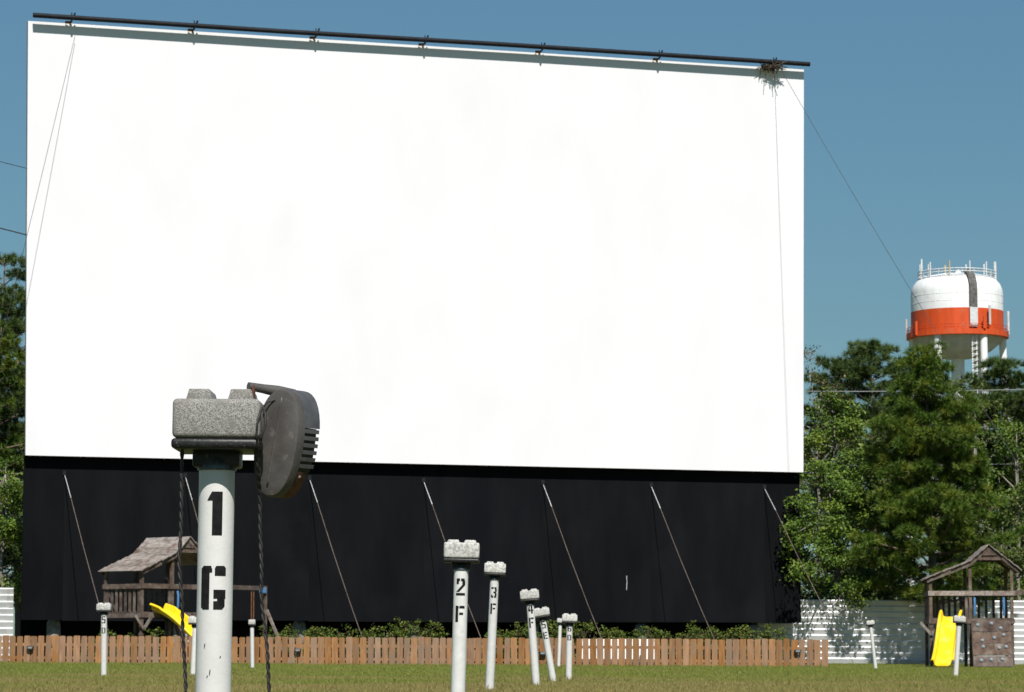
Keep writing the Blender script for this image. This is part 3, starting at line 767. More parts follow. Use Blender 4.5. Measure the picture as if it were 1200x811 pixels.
# ------------------------------------------------------------------ play sets
def playset(label, loc, yaw, slide_dx, beam):
    root = empty('playset', loc, label, 'playset', 'wooden playsets with yellow slides', rot=(0, 0, yaw))
    xL, xR, D = -1.25, 1.31, 1.60
    W = M['old_wood']
    for (x, y, h) in ((xL, 0, 2.80), (xL, D, 2.80), (0, 0, 3.3), (0, D, 3.3), (xR, 0, 3.14), (xR, D, 3.14)):
        MB().box((x, y, h / 2 - .05), (.10, .10, h + .1)).build('post', W, root, bevel=.006)
    # deck
    nb = 10
    for k in range(nb):
        y = .06 + (D - .12) * (k + .5) / nb
        MB().box((.03, y, 1.56), (xR - xL + .06, (D - .12) / nb - .012, .035)).build('deck_board', W, root)
    for y in (-.066, D + .066):
        MB().bar((xL - .07, y, 1.48), (xR + .07, y, 1.48), .035, .16).build('deck_beam', W, root)
    for x in (xL - .066, xR + .066):
        MB().bar((x, -.04, 1.465), (x, D + .04, 1.465), .035, .14).build('deck_beam', W, root)
    # knee braces
    for s in (-1, 1):
        MB().bar((xL + (.0 if s < 0 else .0), -.11, 1.05), (xL + s * .34, -.11, 1.44), .035, .09).build('knee_brace', M['roof_wood'], root)
    # rails
    MB().bar((xL - .08, -.07, 2.36), (xR + .1, -.07, 2.36), .04, .15).build('hand_rail', M['roof_wood'] if beam < 0 else W, root)
    MB().bar((xL - .08, D + .07, 2.36), (xR + .1, D + .07, 2.36), .04, .13).build('hand_rail', W, root)
    MB().bar((xL - .07, -.04, 2.35), (xL - .07, D + .04, 2.35), .04, .15).build('hand_rail', W, root)
    # balusters on the side and the back
    for k in range(8):
        y = .10 + (D - .2) * k / 7
        MB().box((xL - .02, y, 1.94), (.03, .09, .76)).build('baluster', W, root)
    for k in range(6):
        x = xL + .17 + (-xL - .3) * k / 5
        MB().box((x, D + .025, 1.94), (.085, .03, .76)).build('baluster', W, root)
    for k in range(5):
        x = .2 + (xR - .36) * k / 4
        MB().box((x, D + .025, 1.94), (.085, .03, .76)).build('baluster', W, root)
    MB().box((-.13, -.03, 1.94), (.085, .03, .76)).build('baluster', W, root)
    # roof: steep gable over the main bay, shallow wing over the slide bay; boards run along y
    rx, rz = .60, 3.86
    def boards(x0, z0, x1, z1, n):
        d = Vector((x1 - x0, 0, z1 - z0)); Ls = d.length; d.normalize(); nn = Vector((-d.z, 0, d.x))
        if nn.z < 0: nn = -nn
        for k in range(n):
            a, b = Ls * k / n, Ls * (k + 1) / n
            p = Vector((x0, 0, z0)) + d * ((a + b) / 2) + nn * (.015 + .014 * (1 - 0))
            q = p + nn * 0
            tilt = .10 if x1 < x0 else -.10
            Mr = Matrix((d, Vector((0, 1, 0)), nn)).transposed()
            # overlap like clapboard
            o = MB().box((0, 0, 0), (b - a + .03, D + .36 + .02 * math.sin(k * 2.3), .026)).build('roof_board', M['roof_wood'], root)
            e = Mr.to_4x4() @ Matrix.Rotation(R(5), 4, 'Y') if x1 > x0 else Mr.to_4x4() @ Matrix.Rotation(R(5), 4, 'Y')
            o.matrix_local = Matrix.Translation(Vector((p.x, D / 2 + .012 * math.sin(k * 4.1), p.z))) @ e
    boards(rx, rz, .02, 3.37, 3)
    boards(.0, 3.35, -1.42, 2.80, 5)
    boards(rx, rz, 1.60, 3.07, 5)
    # rafters / barge boards at both gable ends
    for y in (-.10, D + .10):
        for (a, b) in (((rx - .03, rz - .07), (.0, 3.27)), ((.02, 3.28), (-1.37, 2.74)), ((rx + .03, rz - .07), (1.56, 3.03))):
            MB().bar((a[0], y, a[1]), (b[0], y, b[1]), .04, .10).build('rafter', W, root)
        MB().bar((.26, y * 1.0, 3.46), (.98, y, 3.46), .035, .10).build('tie_beam', W, root)
        MB().prism([(rx - .26, rz - .30), (rx + .26, rz - .30), (rx + .02, rz - .08), (rx - .02, rz - .08)], y - .012, y + .012).build('gable_board', W, root)
    # blue grab handles
    for x in (.12, 1.04):
        MB().tube([(x, -.13, 2.22), (x, -.16, 2.1), (x, -.16, 1.78), (x, -.13, 1.66)], .035, 8).build('grab_handle', M['blue'], root, smooth=True)
    # climbing wall of four broad boards
    ba = Vector((0, -.62, .02)); bt = Vector((0, -.10, 1.50)); dv = (bt - ba); Lw = dv.length; dv.normalize(); nv = Vector((0, -dv.z, dv.y))
    Mr = Matrix((Vector((1, 0, 0)), nv, dv)).transposed()
    rnd = random.Random(5)
    for k in range(4):
        hgt = Lw / 4
        o = MB().box((0, 0, 0), (1.20, .035, hgt - (.02 if k else .05))).build('wall_board', W, root)
        cpt = ba + dv * (hgt * (k + .5))
        o.matrix_local = Matrix.Translation((.62, cpt.y, cpt.z)) @ Mr.to_4x4()
        for x in ((-.36, -.05, .30), (-.28, .22, .44), (-.30, .08, .38), (-.42, .02, .30))[k]:
            hq = cpt + nv * .03 + dv * rnd.uniform(-.1, .1)
            hd = MB().lathe([(.055, -.02), (.062, 0), (.05, .03), (.02, .045)], 10).build('climbing_hold', M['hold'], root, smooth=True)
            hd.matrix_local = Matrix.Translation((.62 + x, hq.y, hq.z)) @ Mr.to_4x4() @ Matrix.Rotation(R(-90) if True else 0, 4, 'X').inverted()
            hd.rotation_euler.x = math.atan2(-nv.y, nv.z)
    for x in (.02, 1.23):
        MB().bar((x, -.60, -.02), (x, -.075, 1.47), .04, .09).build('wall_stringer', W, root)
    # slide
    path = []
    for k in range(25):
        t = k / 24
        y = -.02 - 2.75 * t
        z = 1.62 - 1.56 * (t ** 1.05) + .10 * math.sin(t * math.pi * 2.0) * (1 - t * .3) + .03 * max(0, (t - .85) / .15) ** 2
        x = -.62 + slide_dx * t
        path.append(Vector((x, y, z)))
    cs = [(-.36, .17), (-.33, .20), (-.29, .19), (-.25, .04), (-.18, .0), (.18, .0), (.25, .04), (.29, .19), (.33, .20), (.36, .17)]
    vs = []; fs = []
    for i, p in enumerate(path):
        d = (path[min(i + 1, 24)] - path[max(i - 1, 0)]).normalized(); sx = Vector((1, 0, 0)); up = sx.cross(d).normalized()
        if up.z < 0: up = -up
        hs = 1.15 if i < 4 else 1.0
        for (a, b) in cs: vs.append(p + sx * a + up * b * hs)
        for (a, b) in cs: vs.append(p + sx * a * (1.0 if abs(a) > .3 else .93) + up * (b * hs - .022))
    m = len(cs)
    for i in range(24):
        for k in range(m - 1):
            a, b = i * 2 * m + k, (i + 1) * 2 * m + k
            fs.append((a, a + 1, b + 1, b)); fs.append((a + m, b + m, b + m + 1, a + m + 1))
        for k, kk in ((0, m), (m - 1, 2 * m - 1)):
            fs.append((i * 2 * m + k, (i + 1) * 2 * m + k, (i + 1) * 2 * m + kk, i * 2 * m + kk))
    for i in (0, 24):
        for k in range(m - 1): fs.append((i * 2 * m + k, i * 2 * m + k + 1, i * 2 * m + k + 1 + m, i * 2 * m + k + m))
    s = MB().add(vs, fs).build('slide', M['yellow'], root, smooth=True)
    # swing beam
    bl = abs(beam)
    yb = D * .5
    MB().bar((xR - .05, yb, 2.40), (xR + bl, yb, 2.40), .09, .14).build('swing_beam', W, root)
    MB().bar((xR + bl - .05, yb, 2.34), (xR + bl - .05, yb, -.05), .09, .09).build('swing_leg', W, root)
    MB().bar((xR + bl - .03, yb - .06, 2.0 - .3), (xR + bl + .05, yb - 1.0, -.05), .05, .09).build('swing_leg', M['roof_wood'], root)
    for x in (bl - .28,):
        MB().box((xR + x + .06, yb - .06, 2.32), (.26, .10, .18)).build('swing_bracket', M['blue'], root, bevel=.02)
    x = xR + bl - .62
    sw = MB().box((x, yb, .62), (.13, .20, .05)).build('swing_seat', M['swing'], root, bevel=.01)
    for s_ in (-.05, .05):
        MB().tube([(x + s_, yb, 2.32), (x + s_, yb, .64)], .022, 6).build('swing_chain', M['swing'], sw)
    return root
# left set: its slide bay post sits at px 165
lb = gpt(165, 88.5); th = R(50)
loc = lb - (Matrix.Rotation(th, 3, 'Z') @ Vector((-1.25, 0, 0)))
playset('wooden playset behind the picket fence, before the black skirt', (loc.x, loc.y, gz(loc.x, 0)), th, .35, 3.6)
rb = gpt(1138, 92.6)
playset('wooden playset with climbing wall before the zinc fence', (rb.x, rb.y, rb.z - .02), R(-3), -.55, -2.6)

# ------------------------------------------------------------------ vegetation
def tube_np(mb, pts, r0, r1, n=6):
    k = len(pts); mb.tube(pts, [r0 + (r1 - r0) * i / (k - 1) for i in range(k)], n)

def pine(label, base, H, Rm, seed, crown0=.12, mat='needle_a', puffs=1.0, round_top=False, needle=.26, group='trees around the drive-in', bark='bark', extra_lean=0):
    rng = np.random.default_rng(seed)
    root = empty('pine_tree', base, label, 'tree', group)
    mb = MB()
    lean = rng.normal(0, .012, 2); lean[0] += extra_lean
    tr = lambda h: Vector((lean[0] * h + .10 * math.sin(h * .5 + seed), lean[1] * h + .08 * math.cos(h * .43 + seed), h))
    tube_np(mb, [tr(h) for h in np.linspace(-.1, H * .98, 14)], .022 * H * .75, .02, 9)
    C, O = [], []            # tuft centres and outward directions
    z = crown0 * H
    while z < H * .985:
        t = (z / H - crown0) / (1 - crown0)
        if round_top: prof = math.sin(math.pi * min(1, (.12 + .88 * t)) ** .8) ** .6 * (1.0 if t < .75 else 1 - (t - .75) * 1.6)
        else: prof = (1 - t) ** .72 * (0.72 + .28 * min(1, t / .15)) + .03
        nb = int(rng.integers(4, 7)) if not round_top else int(rng.integers(3, 5))
        a0 = rng.uniform(0, 6.28)
        for b in range(nb):
            a = a0 + 6.28 * b / nb + rng.normal(0, .25)
            Lb = Rm * prof * rng.uniform(.62, 1.22)
            if Lb < .12: Lb = .12
            up = rng.uniform(-.05, .35) + .35 * t
            p0 = tr(z)
            d = Vector((math.cos(a), math.sin(a), up)).normalized()
            pts = [p0 + d * Lb * s + Vector((0, 0, .10 * Lb * s * s)) for s in (0, .35, .7, 1.0)]
            tube_np(mb, pts, .012 + .016 * Lb, .008, 4)
            # puffs along the branch and on side twigs
            npf = max(1, int(Lb / .62 * puffs * (.6 if t < .2 and not round_top else 1) + .5)) + (1 if Lb > 1.2 else 0)
            for q in range(npf):
                s = 1.0 - .72 * (q / max(1, npf)) * rng.uniform(.8, 1.1)
                side = Vector((-d.y, d.x, 0)) * rng.normal(0, .30) * Lb * s * (.9 if q else .25)
                ctr = p0 + d * Lb * s + Vector((0, 0, .10 * Lb * s * s)) + side + Vector((0, 0, rng.normal(.02, .10)))
                if side.length > .25: mb.tube([p0 + d * Lb * s * .8, ctr], [.014, .006], 3, caps=False)
                nt = int(rng.integers(11, 16)); big = rng.uniform(.30, .62) * (.65 + .35 * min(1, Lb)) if not round_top else rng.uniform(.26, .5); rad = big; nt = int(nt * (big / .36) ** 1.6)
                for _ in range(nt):
                    o = rng.normal(0, 1, 3); o /= np.linalg.norm(o); o[2] = abs(o[2]) * .9 - .25
                    oo = o + np.array([d.x, d.y, .35]) * .55; oo /= np.linalg.norm(oo)
                    C.append(np.array(ctr) + o * rad * rng.uniform(.4, 1.0) * np.array([1, 1, .8])); O.append(oo)
        z += H * rng.uniform(.028, .045) * (1 if not round_top else 1.15)
    C = np.array(C); O = np.array(O)
    m = 30
    d = O[:, None, :] + rng.normal(0, .62, (len(C), m, 3)); d /= np.linalg.norm(d, axis=2, keepdims=True)
    Ln = needle * rng.uniform(.6, 1.1, (len(C), m, 1))
    w = np.cross(d, rng.normal(0, 1, (len(C), m, 3))); w /= np.linalg.norm(w, axis=2, keepdims=True); w *= .0125
    c = C[:, None, :] + d * .02
    V = np.stack([c - w, c + w, c + d * Ln], 2).reshape(-1, 3, 3)
    mb.build('trunk', M[bark], root, smooth='all')
    me = npmesh('crown', V, 3, M[mat]); link('crown', me, None, root)
    return len(V)

def broadleaf(label, base, H, lobes, seed, mat='leaf_a', leaf=.11, dens=1.0, name='broadleaf_tree', cat='tree', group='trees around the drive-in', bark='bark_grey', trunk_r=.12, nleaf=46, stems=1):
    """lobes: list of (x, y, z, rx, ry, rz) relative to base"""
    rng = np.random.default_rng(seed)
    root = empty(name, base, label, cat, group)
    mb = MB(); C = []; Oo = []
    for si in range(stems):
        sx = rng.normal(0, .12) * (stems > 1)
        tube_np(mb, [Vector((sx + .08 * math.sin(h * 1.3 + si), .06 * math.cos(h + si) + rng.normal(0, .05) * (stems > 1), h)) for h in np.linspace(-.1, H * .8, 9)], trunk_r, trunk_r * .25, 7)
    for (x, y, z, rx, ry, rz) in lobes:
        c0 = np.array((x, y, z))
        st = Vector((0, 0, max(.1, min(z - .5 * rz, H * .6))))
        tube_np(mb, [st, st.lerp(Vector(c0), .5) + Vector((rng.normal(0, .15), rng.normal(0, .15), .05 * rz)), Vector(c0)], trunk_r * .5, .015, 5)
        nc = int(26 * rx * ry * rz ** .6 * dens) + 6
        per = 6 if rx > .6 else 1
        for _ in range(max(3, nc // per)):
            o = rng.normal(0, 1, 3); o /= np.linalg.norm(o)
            r = rng.uniform(.5, 1.0) ** .6 * (1 + .18 * math.sin(5 * o[0] + 3 * o[2] + seed) + .12 * rng.normal())
            pc = c0 + o * np.array((rx, ry, rz)) * r
            if pc[2] < .05: continue
            if rng.random() < .6: mb.tube([Vector(c0 + (pc - c0) * .2), Vector(pc)], [.022 * min(1, rx), .006], 3, caps=False)
            for _k in range(per):
                p = pc + (rng.normal(0, .22, 3) * np.array([1, 1, .7]) if per > 1 else 0)
                C.append(p); Oo.append(o)
    C = np.array(C); Oo = np.array(Oo); m = nleaf
    cl = .17 * min(1.0, max(.35, float(np.mean([l[3] for l in lobes]))))
    P = C[:, None, :] + rng.normal(0, cl, (len(C), m, 3)) * np.array([1, 1, .62])
    nrm = rng.normal(0, .75, (len(C), m, 3)) + np.array([0, -.1, .8]) + Oo[:, None, :] * .35
    nrm /= np.linalg.norm(nrm, axis=2, keepdims=True)
    t = np.cross(nrm, rng.normal(0, 1, (len(C), m, 3))); t /= np.linalg.norm(t, axis=2, keepdims=True)
    b = np.cross(nrm, t)
    s = leaf * rng.uniform(.6, 1.25, (len(C), m, 1))
    V = np.stack([P - t * s * .5, P - b * s * .30 + nrm * s * .06, P + t * s * .55, P + b * s * .30 + nrm * s * .06], 2).reshape(-1, 4, 3)
    V = V[V[:, :, 2].min(1) > 0.0]
    mb.build('trunk', M[bark], root, smooth='all')
    me = npmesh('crown', V, 4, M[mat]); link('crown', me, None, root)
    return len(V) * 2

tri = 0
gb = lambda px, Y: gpt(px, Y)
def hz(py, Y): return at(600, py, Y).z     # world height of picture row
# --- right side: big pine, broadleaf beside the screen, trees behind
tri += pine('tall full green pine standing in front of the water tower', gb(1101, 109.7), hz(404, 109.7), 3.25, 21, crown0=.19, puffs=1.15, needle=.27, extra_lean=-.04)
tri += broadleaf('bushy broadleaf tree leaning over the right end of the black skirt', gb(985, 112.6), 10.6,
   [(-.9, -.9, 3.8, 1.3, .9, 1.4), (-1.35, -3.6, 5.3, 1.15, 1.2, 1.2), (-.6, -2.0, 6.6, 1.35, 1.5, 1.2), (.3, -.6, 8.2, 1.5, 1.6, 1.2), (-.1, 0, 9.6, 1.1, 1.1, .9), (.9, -.6, 5.2, 1.5, 1.3, 1.5), (.6, .6, 3.2, 1.3, .8, 1.0), (-1.5, -4.6, 3.6, .8, .7, 1.0), (.35, -2.6, 2.75, .55, .6, .55)], 31, 'leaf_a', .125, 1.7)
tri += broadleaf('dark undergrowth tree between the zinc fence and the screen edge', gb(962, 117), 6.4,
   [(0, 0, 5.0, 1.5, 1.0, 1.3), (-1.0, 0, 3.4, 1.3, .9, 1.2), (1.0, 0, 3.5, 1.3, .9, 1.2), (.0, 0, 2.2, 1.7, .9, 1.0)], 38, 'leaf_b', .14, 1.2)
tri += broadleaf('sparse dry leaved tree peeping past the white screen edge', gb(961, 122), 13.8,
   [(-.6, 0, 10.0, 1.0, 1.0, 1.1), (.2, .2, 11.4, .9, .9, .9), (-.4, 0, 12.7, .6, .6, .9), (.7, 0, 9.4, .8, .8, .8), (-.2, .3, 8.3, 1.3, 1.2, 1.0)], 32, 'leaf_c', .13, 1.5, nleaf=9)
tri += pine('round topped pine between the white screen and the tall pine', gb(1030, 128), hz(403, 128), 3.5, 22, crown0=.42, mat='needle_b', round_top=True, puffs=1.5, needle=.30)
tri += broadleaf('olive tree filling the gap below the round topped pine', gb(1000, 124), 11.0,
   [(0, 0, 8.6, 1.7, 1.5, 1.4), (-1.4, 0, 7.0, 1.6, 1.4, 1.6), (1.5, 0, 7.2, 1.6, 1.4, 1.7), (0, 0, 5.4, 2.2, 1.6, 1.6), (.4, 0, 3.4, 2.3, 1.5, 1.4), (-1.5, 0, 9.4, 1.0, 1.0, 1.0)], 33, 'leaf_b', .15, .85)
tri += pine('dark pine beyond the second playset roof', gb(1178, 127), hz(422, 127), 3.2, 23, crown0=.22, mat='needle_b', round_top=True, puffs=1.7, needle=.30)
tri += broadleaf('low olive broadleaf behind the second playset', gb(1176, 116), 7.0,
   [(0, 0, 5.2, 1.6, 1.3, 1.2), (-1.2, -.4, 3.6, 1.3, 1.1, 1.1), (1.3, 0, 3.7, 1.5, 1.2, 1.3), (.2, 0, 2.4, 1.8, 1.1, 1.0), (.9, .2, 6.3, .9, .9, .7)], 34, 'leaf_b', .13, 1.1)
tri += broadleaf('young green tree at the foot of the tall pine', gb(1040, 113.6), 5.2,
   [(0, 0, 3.3, 1.2, 1.0, 1.0), (-.9, 0, 2.5, 1.0, .8, .7), (1.0, 0, 2.6, 1.1, .8, .8), (.2, .3, 4.3, .8, .8, .8)], 35, 'leaf_a', .125, .9)
tri += broadleaf('green tree standing between the tall pine and the dark pine', gb(1147, 124), 12.2,
   [(0, 0, 11.0, 1.3, 1.1, 1.0), (-.9, 0, 9.4, 1.3, 1.1, 1.2), (.9, 0, 9.2, 1.3, 1.1, 1.2), (0, 0, 7.4, 1.7, 1.2, 1.4), (.2, 0, 5.2, 1.9, 1.2, 1.4), (0, 0, 3.2, 1.9, 1.2, 1.4)], 39, 'leaf_b', .15, .95)
tri += broadleaf('green tree filling the frame side behind the second playset roof', gb(1196, 121), 11.0,
   [(0, 0, 9.6, 1.3, 1.1, 1.2), (-.8, 0, 8.0, 1.3, 1.1, 1.2), (.9, 0, 7.6, 1.3, 1.1, 1.3), (0, 0, 6.0, 1.7, 1.2, 1.4), (0, 0, 4.0, 1.9, 1.2, 1.4)], 40, 'leaf_a', .14, .8)
tri += pine('tall thin pine far behind the olive broadleaf', gb(1222, 140), hz(440, 140), 3.0, 24, crown0=.2, mat='needle_b', puffs=.9, needle=.32)
tri += broadleaf('dark thicket tree closing the wood behind the tall pine', gb(1105, 134), 11.5,
   [(0, 0, 9, 2.4, 1.6, 1.8), (-2.3, 0, 6.6, 2.0, 1.5, 2.0), (2.4, 0, 6.8, 2.0, 1.5, 2.0), (0, 0, 4.2, 2.8, 1.6, 2.2), (3.8, 0, 4.2, 1.8, 1.4, 2.0), (-3.6, 0, 3.6, 1.8, 1.4, 1.8)], 36, 'leaf_b', .17, 1.0)
# --- left side
tri += pine('tall dark pine rising past the corner of the white screen', gb(-8, 122), hz(292, 122), 3.0, 25, crown0=.14, mat='needle_b', round_top=True, puffs=1.15, needle=.30)
tri += pine('broad pine beside the short zinc fence', gb(22, 131), hz(338, 131), 2.9, 26, crown0=.14, mat='needle_b', round_top=True, puffs=1.1, needle=.30)
tri += broadleaf('leafy tree above the short zinc fence', gb(2, 113), 9.0,
   [(0, 0, 7.2, 1.6, 1.4, 1.3), (-.6, 0, 5.4, 1.6, 1.3, 1.2), (.3, 0, 3.8, 1.2, 1.2, 1.2), (-1.2, 0, 2.6, 1.5, 1.2, 1.0)], 37, 'leaf_a', .13, .75)
tri += pine('crooked pine farther along the short zinc fence', gb(-60, 118), hz(330, 118), 3.2, 27, crown0=.2, mat='needle_a', round_top=True, needle=.30)
print('TREE TRIS', tri)

# shrubs below the skirt, one by one
def shrubs():
    rnd = random.Random(8); k = 0
    u, n, P = SC['u'], SC['n'], SC['P']
    W = (P[-1] - P[0]).length
    px_list = [112, 140, 178, 322, 345, 372, 396, 424, 452, 478, 494, 582, 604, 626, 648, 670, 692, 714, 736, 758, 780, 802, 824, 846, 868, 888, 906]
    for px in px_list:
        a = ray(px, 760); t = ((P[0] + n * .75) - Vector((0, 0, 0))).dot(n) / a.dot(n); q = a * t
        h = rnd.uniform(1.18, 1.52) + (.15 if px in (478, 494, 626) else 0) - (.15 if px < 200 else 0) + (.06 if px > 560 else 0)
        lobes = [(rnd.uniform(-.3, .3), rnd.uniform(-.2, .2), h * .74, .46, .36, h * .26), (-.36, rnd.uniform(-.2, .2), h * .55, .42, .34, h * .36), (.36, rnd.uniform(-.2, .2), h * .55, .42, .34, h * .38), (0, -.2, h * .32, .5, .3, h * .3)]
        seg = sum(px > c for c in (78, 220, 366, 500, 640, 767, 900))
        nth = ('', 'first', 'second', 'third', 'fourth', 'fifth', 'sixth', 'seventh')
        lab = 'low leafy shrub under the skirt between its %s and %s guy cables' % (nth[seg], nth[seg + 1]) if seg < 7 else 'low leafy shrub under the skirt past its last guy cable'
        if px in (178,): lab = 'low leafy shrub directly behind the deck of the fenced playset'
        broadleaf(lab, Vector((q.x, q.y, gz(q.x, q.y) - .02)), h, lobes, 100 + px, 'leaf_shrub', .085, 2.6, 'shrub', 'shrub', 'row of shrubs under the screen', 'twig', .02, nleaf=24, stems=3)
shrubs()

# ------------------------------------------------------------------ water tower
def water_tower():
    Y = 472.0; s = Y / FPX
    c = gpt(1121, Y); c.x = at(1121.5, 365, Y).x
    root = empty('water_tower', (c.x, c.y, c.z), 'white and orange striped water tower rising behind the pines', 'water tower')
    H = lambda py: at(1121, py, Y).z - c.z
    n = 48
    r = 54 * s
    zt, zw, zo, zb_ = H(345), H(366.5), H(396.5), H(421)
    top = [(r, zw), (r, zt), (r * .985, H(340)), (r * .94, H(334.5)), (r * .86, H(329.5)), (r * .72, H(325.5)), (r * .5, H(323)), (.6, H(321.5)), (.3, H(321.4))]
    MB().lathe(top, n).build('tank_upper', M['tank_white'], root, smooth=True)
    MB().lathe([(r * 1.002, zo), (r * 1.002, zw + .02)], n).build('orange_band', M['tank_orange'], root, smooth=True)
    MB().lathe([(1.6, zb_), (r * .45, H(419)), (r * .72, H(412)), (r * .90, H(404)), (r * .985, zo + .01), (r * .98, zo + .3)], n).build('tank_bowl', M['tank_grey'], root, smooth=True)
    sm = MB()
    for zz in (H(349), H(357.5)): sm.lathe([(r * 1.001, zz - .06), (r * 1.004, zz), (r * 1.001, zz + .06)], n)
    sm.build('weld_seam', M['tank_white'], root)
    ck = MB().lathe([(r * .99, zo - .1), (8.3, zo - .1), (8.3, zo + .75), (8.2, zo + .75), (8.2, zo + .12), (r * .99, zo + .12)], n).build('catwalk', M['tank_orange'], root)
    mb = MB()
    for zz in (zo + 1.15, zo + 1.6):
        mb.tube([(8.25 * math.cos(a), 8.25 * math.sin(a), zz) for a in np.linspace(0, 2 * math.pi, 49)], .05, 5)
    for k in range(48):
        a = 2 * math.pi * k / 48; mb.tube([(8.25 * math.cos(a), 8.25 * math.sin(a), zo), (8.25 * math.cos(a), 8.25 * math.sin(a), zo + 1.6)], .04, 4)
    mb.build('catwalk_rail', M['tank_orange'], ck)
    for k in range(6):
        a = R(-4 + 60 * k); 
        MB().tube([(7.35 * math.cos(a) * 1.16, 7.35 * math.sin(a) * 1.16, -.3), (7.3 * math.cos(a), 7.3 * math.sin(a), zo + .1)], [.62, .60], 14).build('leg', M['tank_white'], root, smooth=True)
    MB().tube([(0, 0, -.3), (0, 0, zb_ + .5)], 1.1, 16).build('riser_pipe', M['tank_white'], root, smooth=True)
    # ladder by the front leg
    mb = MB(); a = R(-64); lx = 7.5 * math.cos(a) - 1.6; ly = 7.5 * math.sin(a) - .2
    for dx in (-.35, .35): mb.tube([(lx + dx - .3, ly - .8, 0), (lx + dx, ly, zo + .3)], .10, 5)
    for k in range(60): mb.bar((lx - .55, ly - .4, zo - .5 - k * .45), (lx + .55, ly - .4, zo - .5 - k * .45 + (.4 if k % 2 else -.1)), .1, .08)
    mb.build('ladder', M['tank_white'], root)
    # roof stair cage: dark strip over the shoulder
    a = R(-79)
    prof = [(r + .25, zw), (r + .25, zt), (r * .985 + .25, H(340) + .1), (r * .94 + .2, H(334.5) + .25), (r * .86 + .1, H(329.5) + .35), (r * .70, H(325.5) + .5)]
    mb = MB()
    for i in range(len(prof) - 1):
        p = [Vector((q[0] * math.cos(a), q[0] * math.sin(a), q[1])) for q in prof[i:i + 2]]
        mb.bar(p[0], p[1] + (p[1] - p[0]) * .04, 1.25, .5, up=(math.cos(a), math.sin(a), .3))
    mb.build('stair_cage', M['stair_dark'], root)
    mb = MB().box(((r + .3) * math.cos(a), (r + .3) * math.sin(a), (zw + zo) / 2 + .6), (1.3, .4, zw - zo - 1.0), Matrix.Rotation(a + math.pi / 2, 3, 'Z')); mb.build('ladder_hatch', M['antenna'], root)
    # roof ring and antennas
    rr = 6.25; zr = H(327)
    rg = MB()
    for zz in (zr - .15, zr + .55, zr + 1.0): rg.tube([(rr * math.cos(t), rr * math.sin(t), zz) for t in np.linspace(0, 2 * math.pi, 41)], .10, 5)
    for k in range(20):
        t = 2 * math.pi * k / 20; rg.tube([(rr * math.cos(t), rr * math.sin(t), zr - .9), (rr * math.cos(t), rr * math.sin(t), zr + 1.0)], .07, 4)
    ring = rg.build('roof_rail', M['antenna'], root)
    rnd = random.Random(2)
    for k, (dx, top_y, w) in enumerate(((-43, 305.5, .35), (-40, 307, .2), (-35, 311, .3), (-28, 305, .18), (-14.5, 311, .25), (-6.5, 305, .32), (9, 311, .2), (18, 304.5, .25), (30, 311, .25), (37, 306, .25), (44, 308, .4), (46.5, 307, .28))):
        x = dx * s; y = -math.sqrt(max(.01, rr * rr - x * x)) * (1 if k % 2 == 0 else -1) if abs(x) < rr else 0
        tp = H(top_y)
        MB().tube([(x, y, zr - .9), (x, y, tp)], w / 2, 6).build('antenna', M['antenna_tan' if k in (4, 5) else 'antenna'], root)
    MB().lathe([(.5, H(322)), (.5, H(319)), (.2, H(317)), (.1, H(316))], 12, (.3, 0, 0)).build('roof_vent', M['tank_white'], root, smooth=True)
    # equipment hanging on the catwalk
    for (dx, y0, y1, w, m) in ((-60, 374, 399, .35, 'tank_grey'), (-52.5, 380, 396, .45, 'tank_orange'), (57, 367, 390, .4, 'antenna'), (60.5, 376, 392, .35, 'antenna'), (30, 364, 386, .4, 'tank_grey'), (23, 377, 391, .5, 'tank_orange')):
        x = dx * s; y = -math.sqrt(max(0.01, 8.35 ** 2 - x * x)) if abs(x) < 8.3 else 0
        MB().tube([(x, y, H(y1)), (x, y, H(y0))], w / 2, 8).build('panel_antenna', M[m], root)
water_tower()

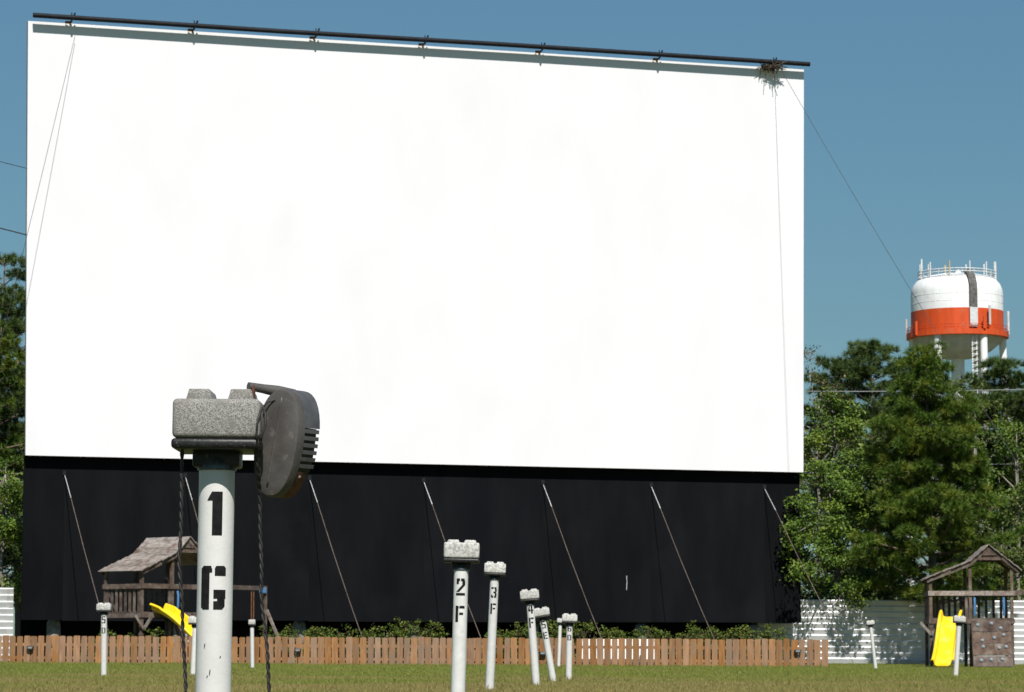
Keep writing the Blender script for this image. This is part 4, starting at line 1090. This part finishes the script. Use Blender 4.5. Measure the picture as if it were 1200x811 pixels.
# ------------------------------------------------------------------ utility lines
def utility():
    poles = {}
    for nm, x, lab in (('a', -2.0, 'wooden utility pole standing behind the movie screen'), ('b', 31.0, 'wooden utility pole at the far end of the zinc fence'), ('c', -42.0, 'wooden utility pole beyond the short zinc fence')):
        Yp = 121; g = gz(x, 0)
        root = empty('utility_pole', (x, Yp, g), lab, 'utility pole', 'wooden utility poles')
        MB().tube([(0, 0, -.4), (0, 0, 12.4)], [.16, .10], 10).build('pole', M['pole_wood'], root, smooth=True)
        MB().bar((-.0, -.9, 11.6), (.0, .9, 11.6), .1, .12).build('cross_arm', M['pole_wood'], root)
        for y in (-.8, 0, .8): MB().lathe([(.05, 11.66), (.07, 11.72), (.05, 11.82), (.02, 11.86)], 8, (0, y, 0)).build('insulator', M['antenna'], root)
    def wire(x0, z0, x1, z1, y, sag, r, m, label):
        pts = []
        mx = (x0 + x1) / 2
        for k in range(25):
            t = k / 24; pts.append(Vector((x0 + (x1 - x0) * t - x0, 0, z0 + (z1 - z0) * t - sag * 4 * t * (1 - t))))
        o = MB().tube(pts, r, 5).build('power_line', M[m], None); o.location = (x0, y, 0)
        tag(o, label, 'cable', 'overhead utility cables')
    z1 = hz(455, 121)
    wire(-2.0, z1 + .35, 31.0, z1 + .35, 120.83, .5, .018, 'cable_grey', 'pale overhead cable crossing the trees below the water tower')
    z2 = hz(541, 121)
    wire(-2.0, z2 + .2, 31.0, z2 + .25, 120.85, .4, .013, 'cable_grey', 'lower pale overhead cable among the trees near the second playset')
    # two dark lines left of the screen run up to its upper frame
    for (y0, r, lab) in ((265, .022, 'dark overhead cable meeting the side edge of the white screen'), (187, .012, 'thin upper overhead cable beside the white screen edge')):
        p0 = at(34, y0 + 11, 101.0); p1 = at(-560, y0 - 150, 104)
        o = MB().tube([Vector((0, 0, 0)), (p1 - p0) * .5 - Vector((0, 0, .15)), p1 - p0], r, 5).build('power_line', M['cord'], None); o.location = p0
        tag(o, lab, 'cable', 'overhead utility cables')
utility()
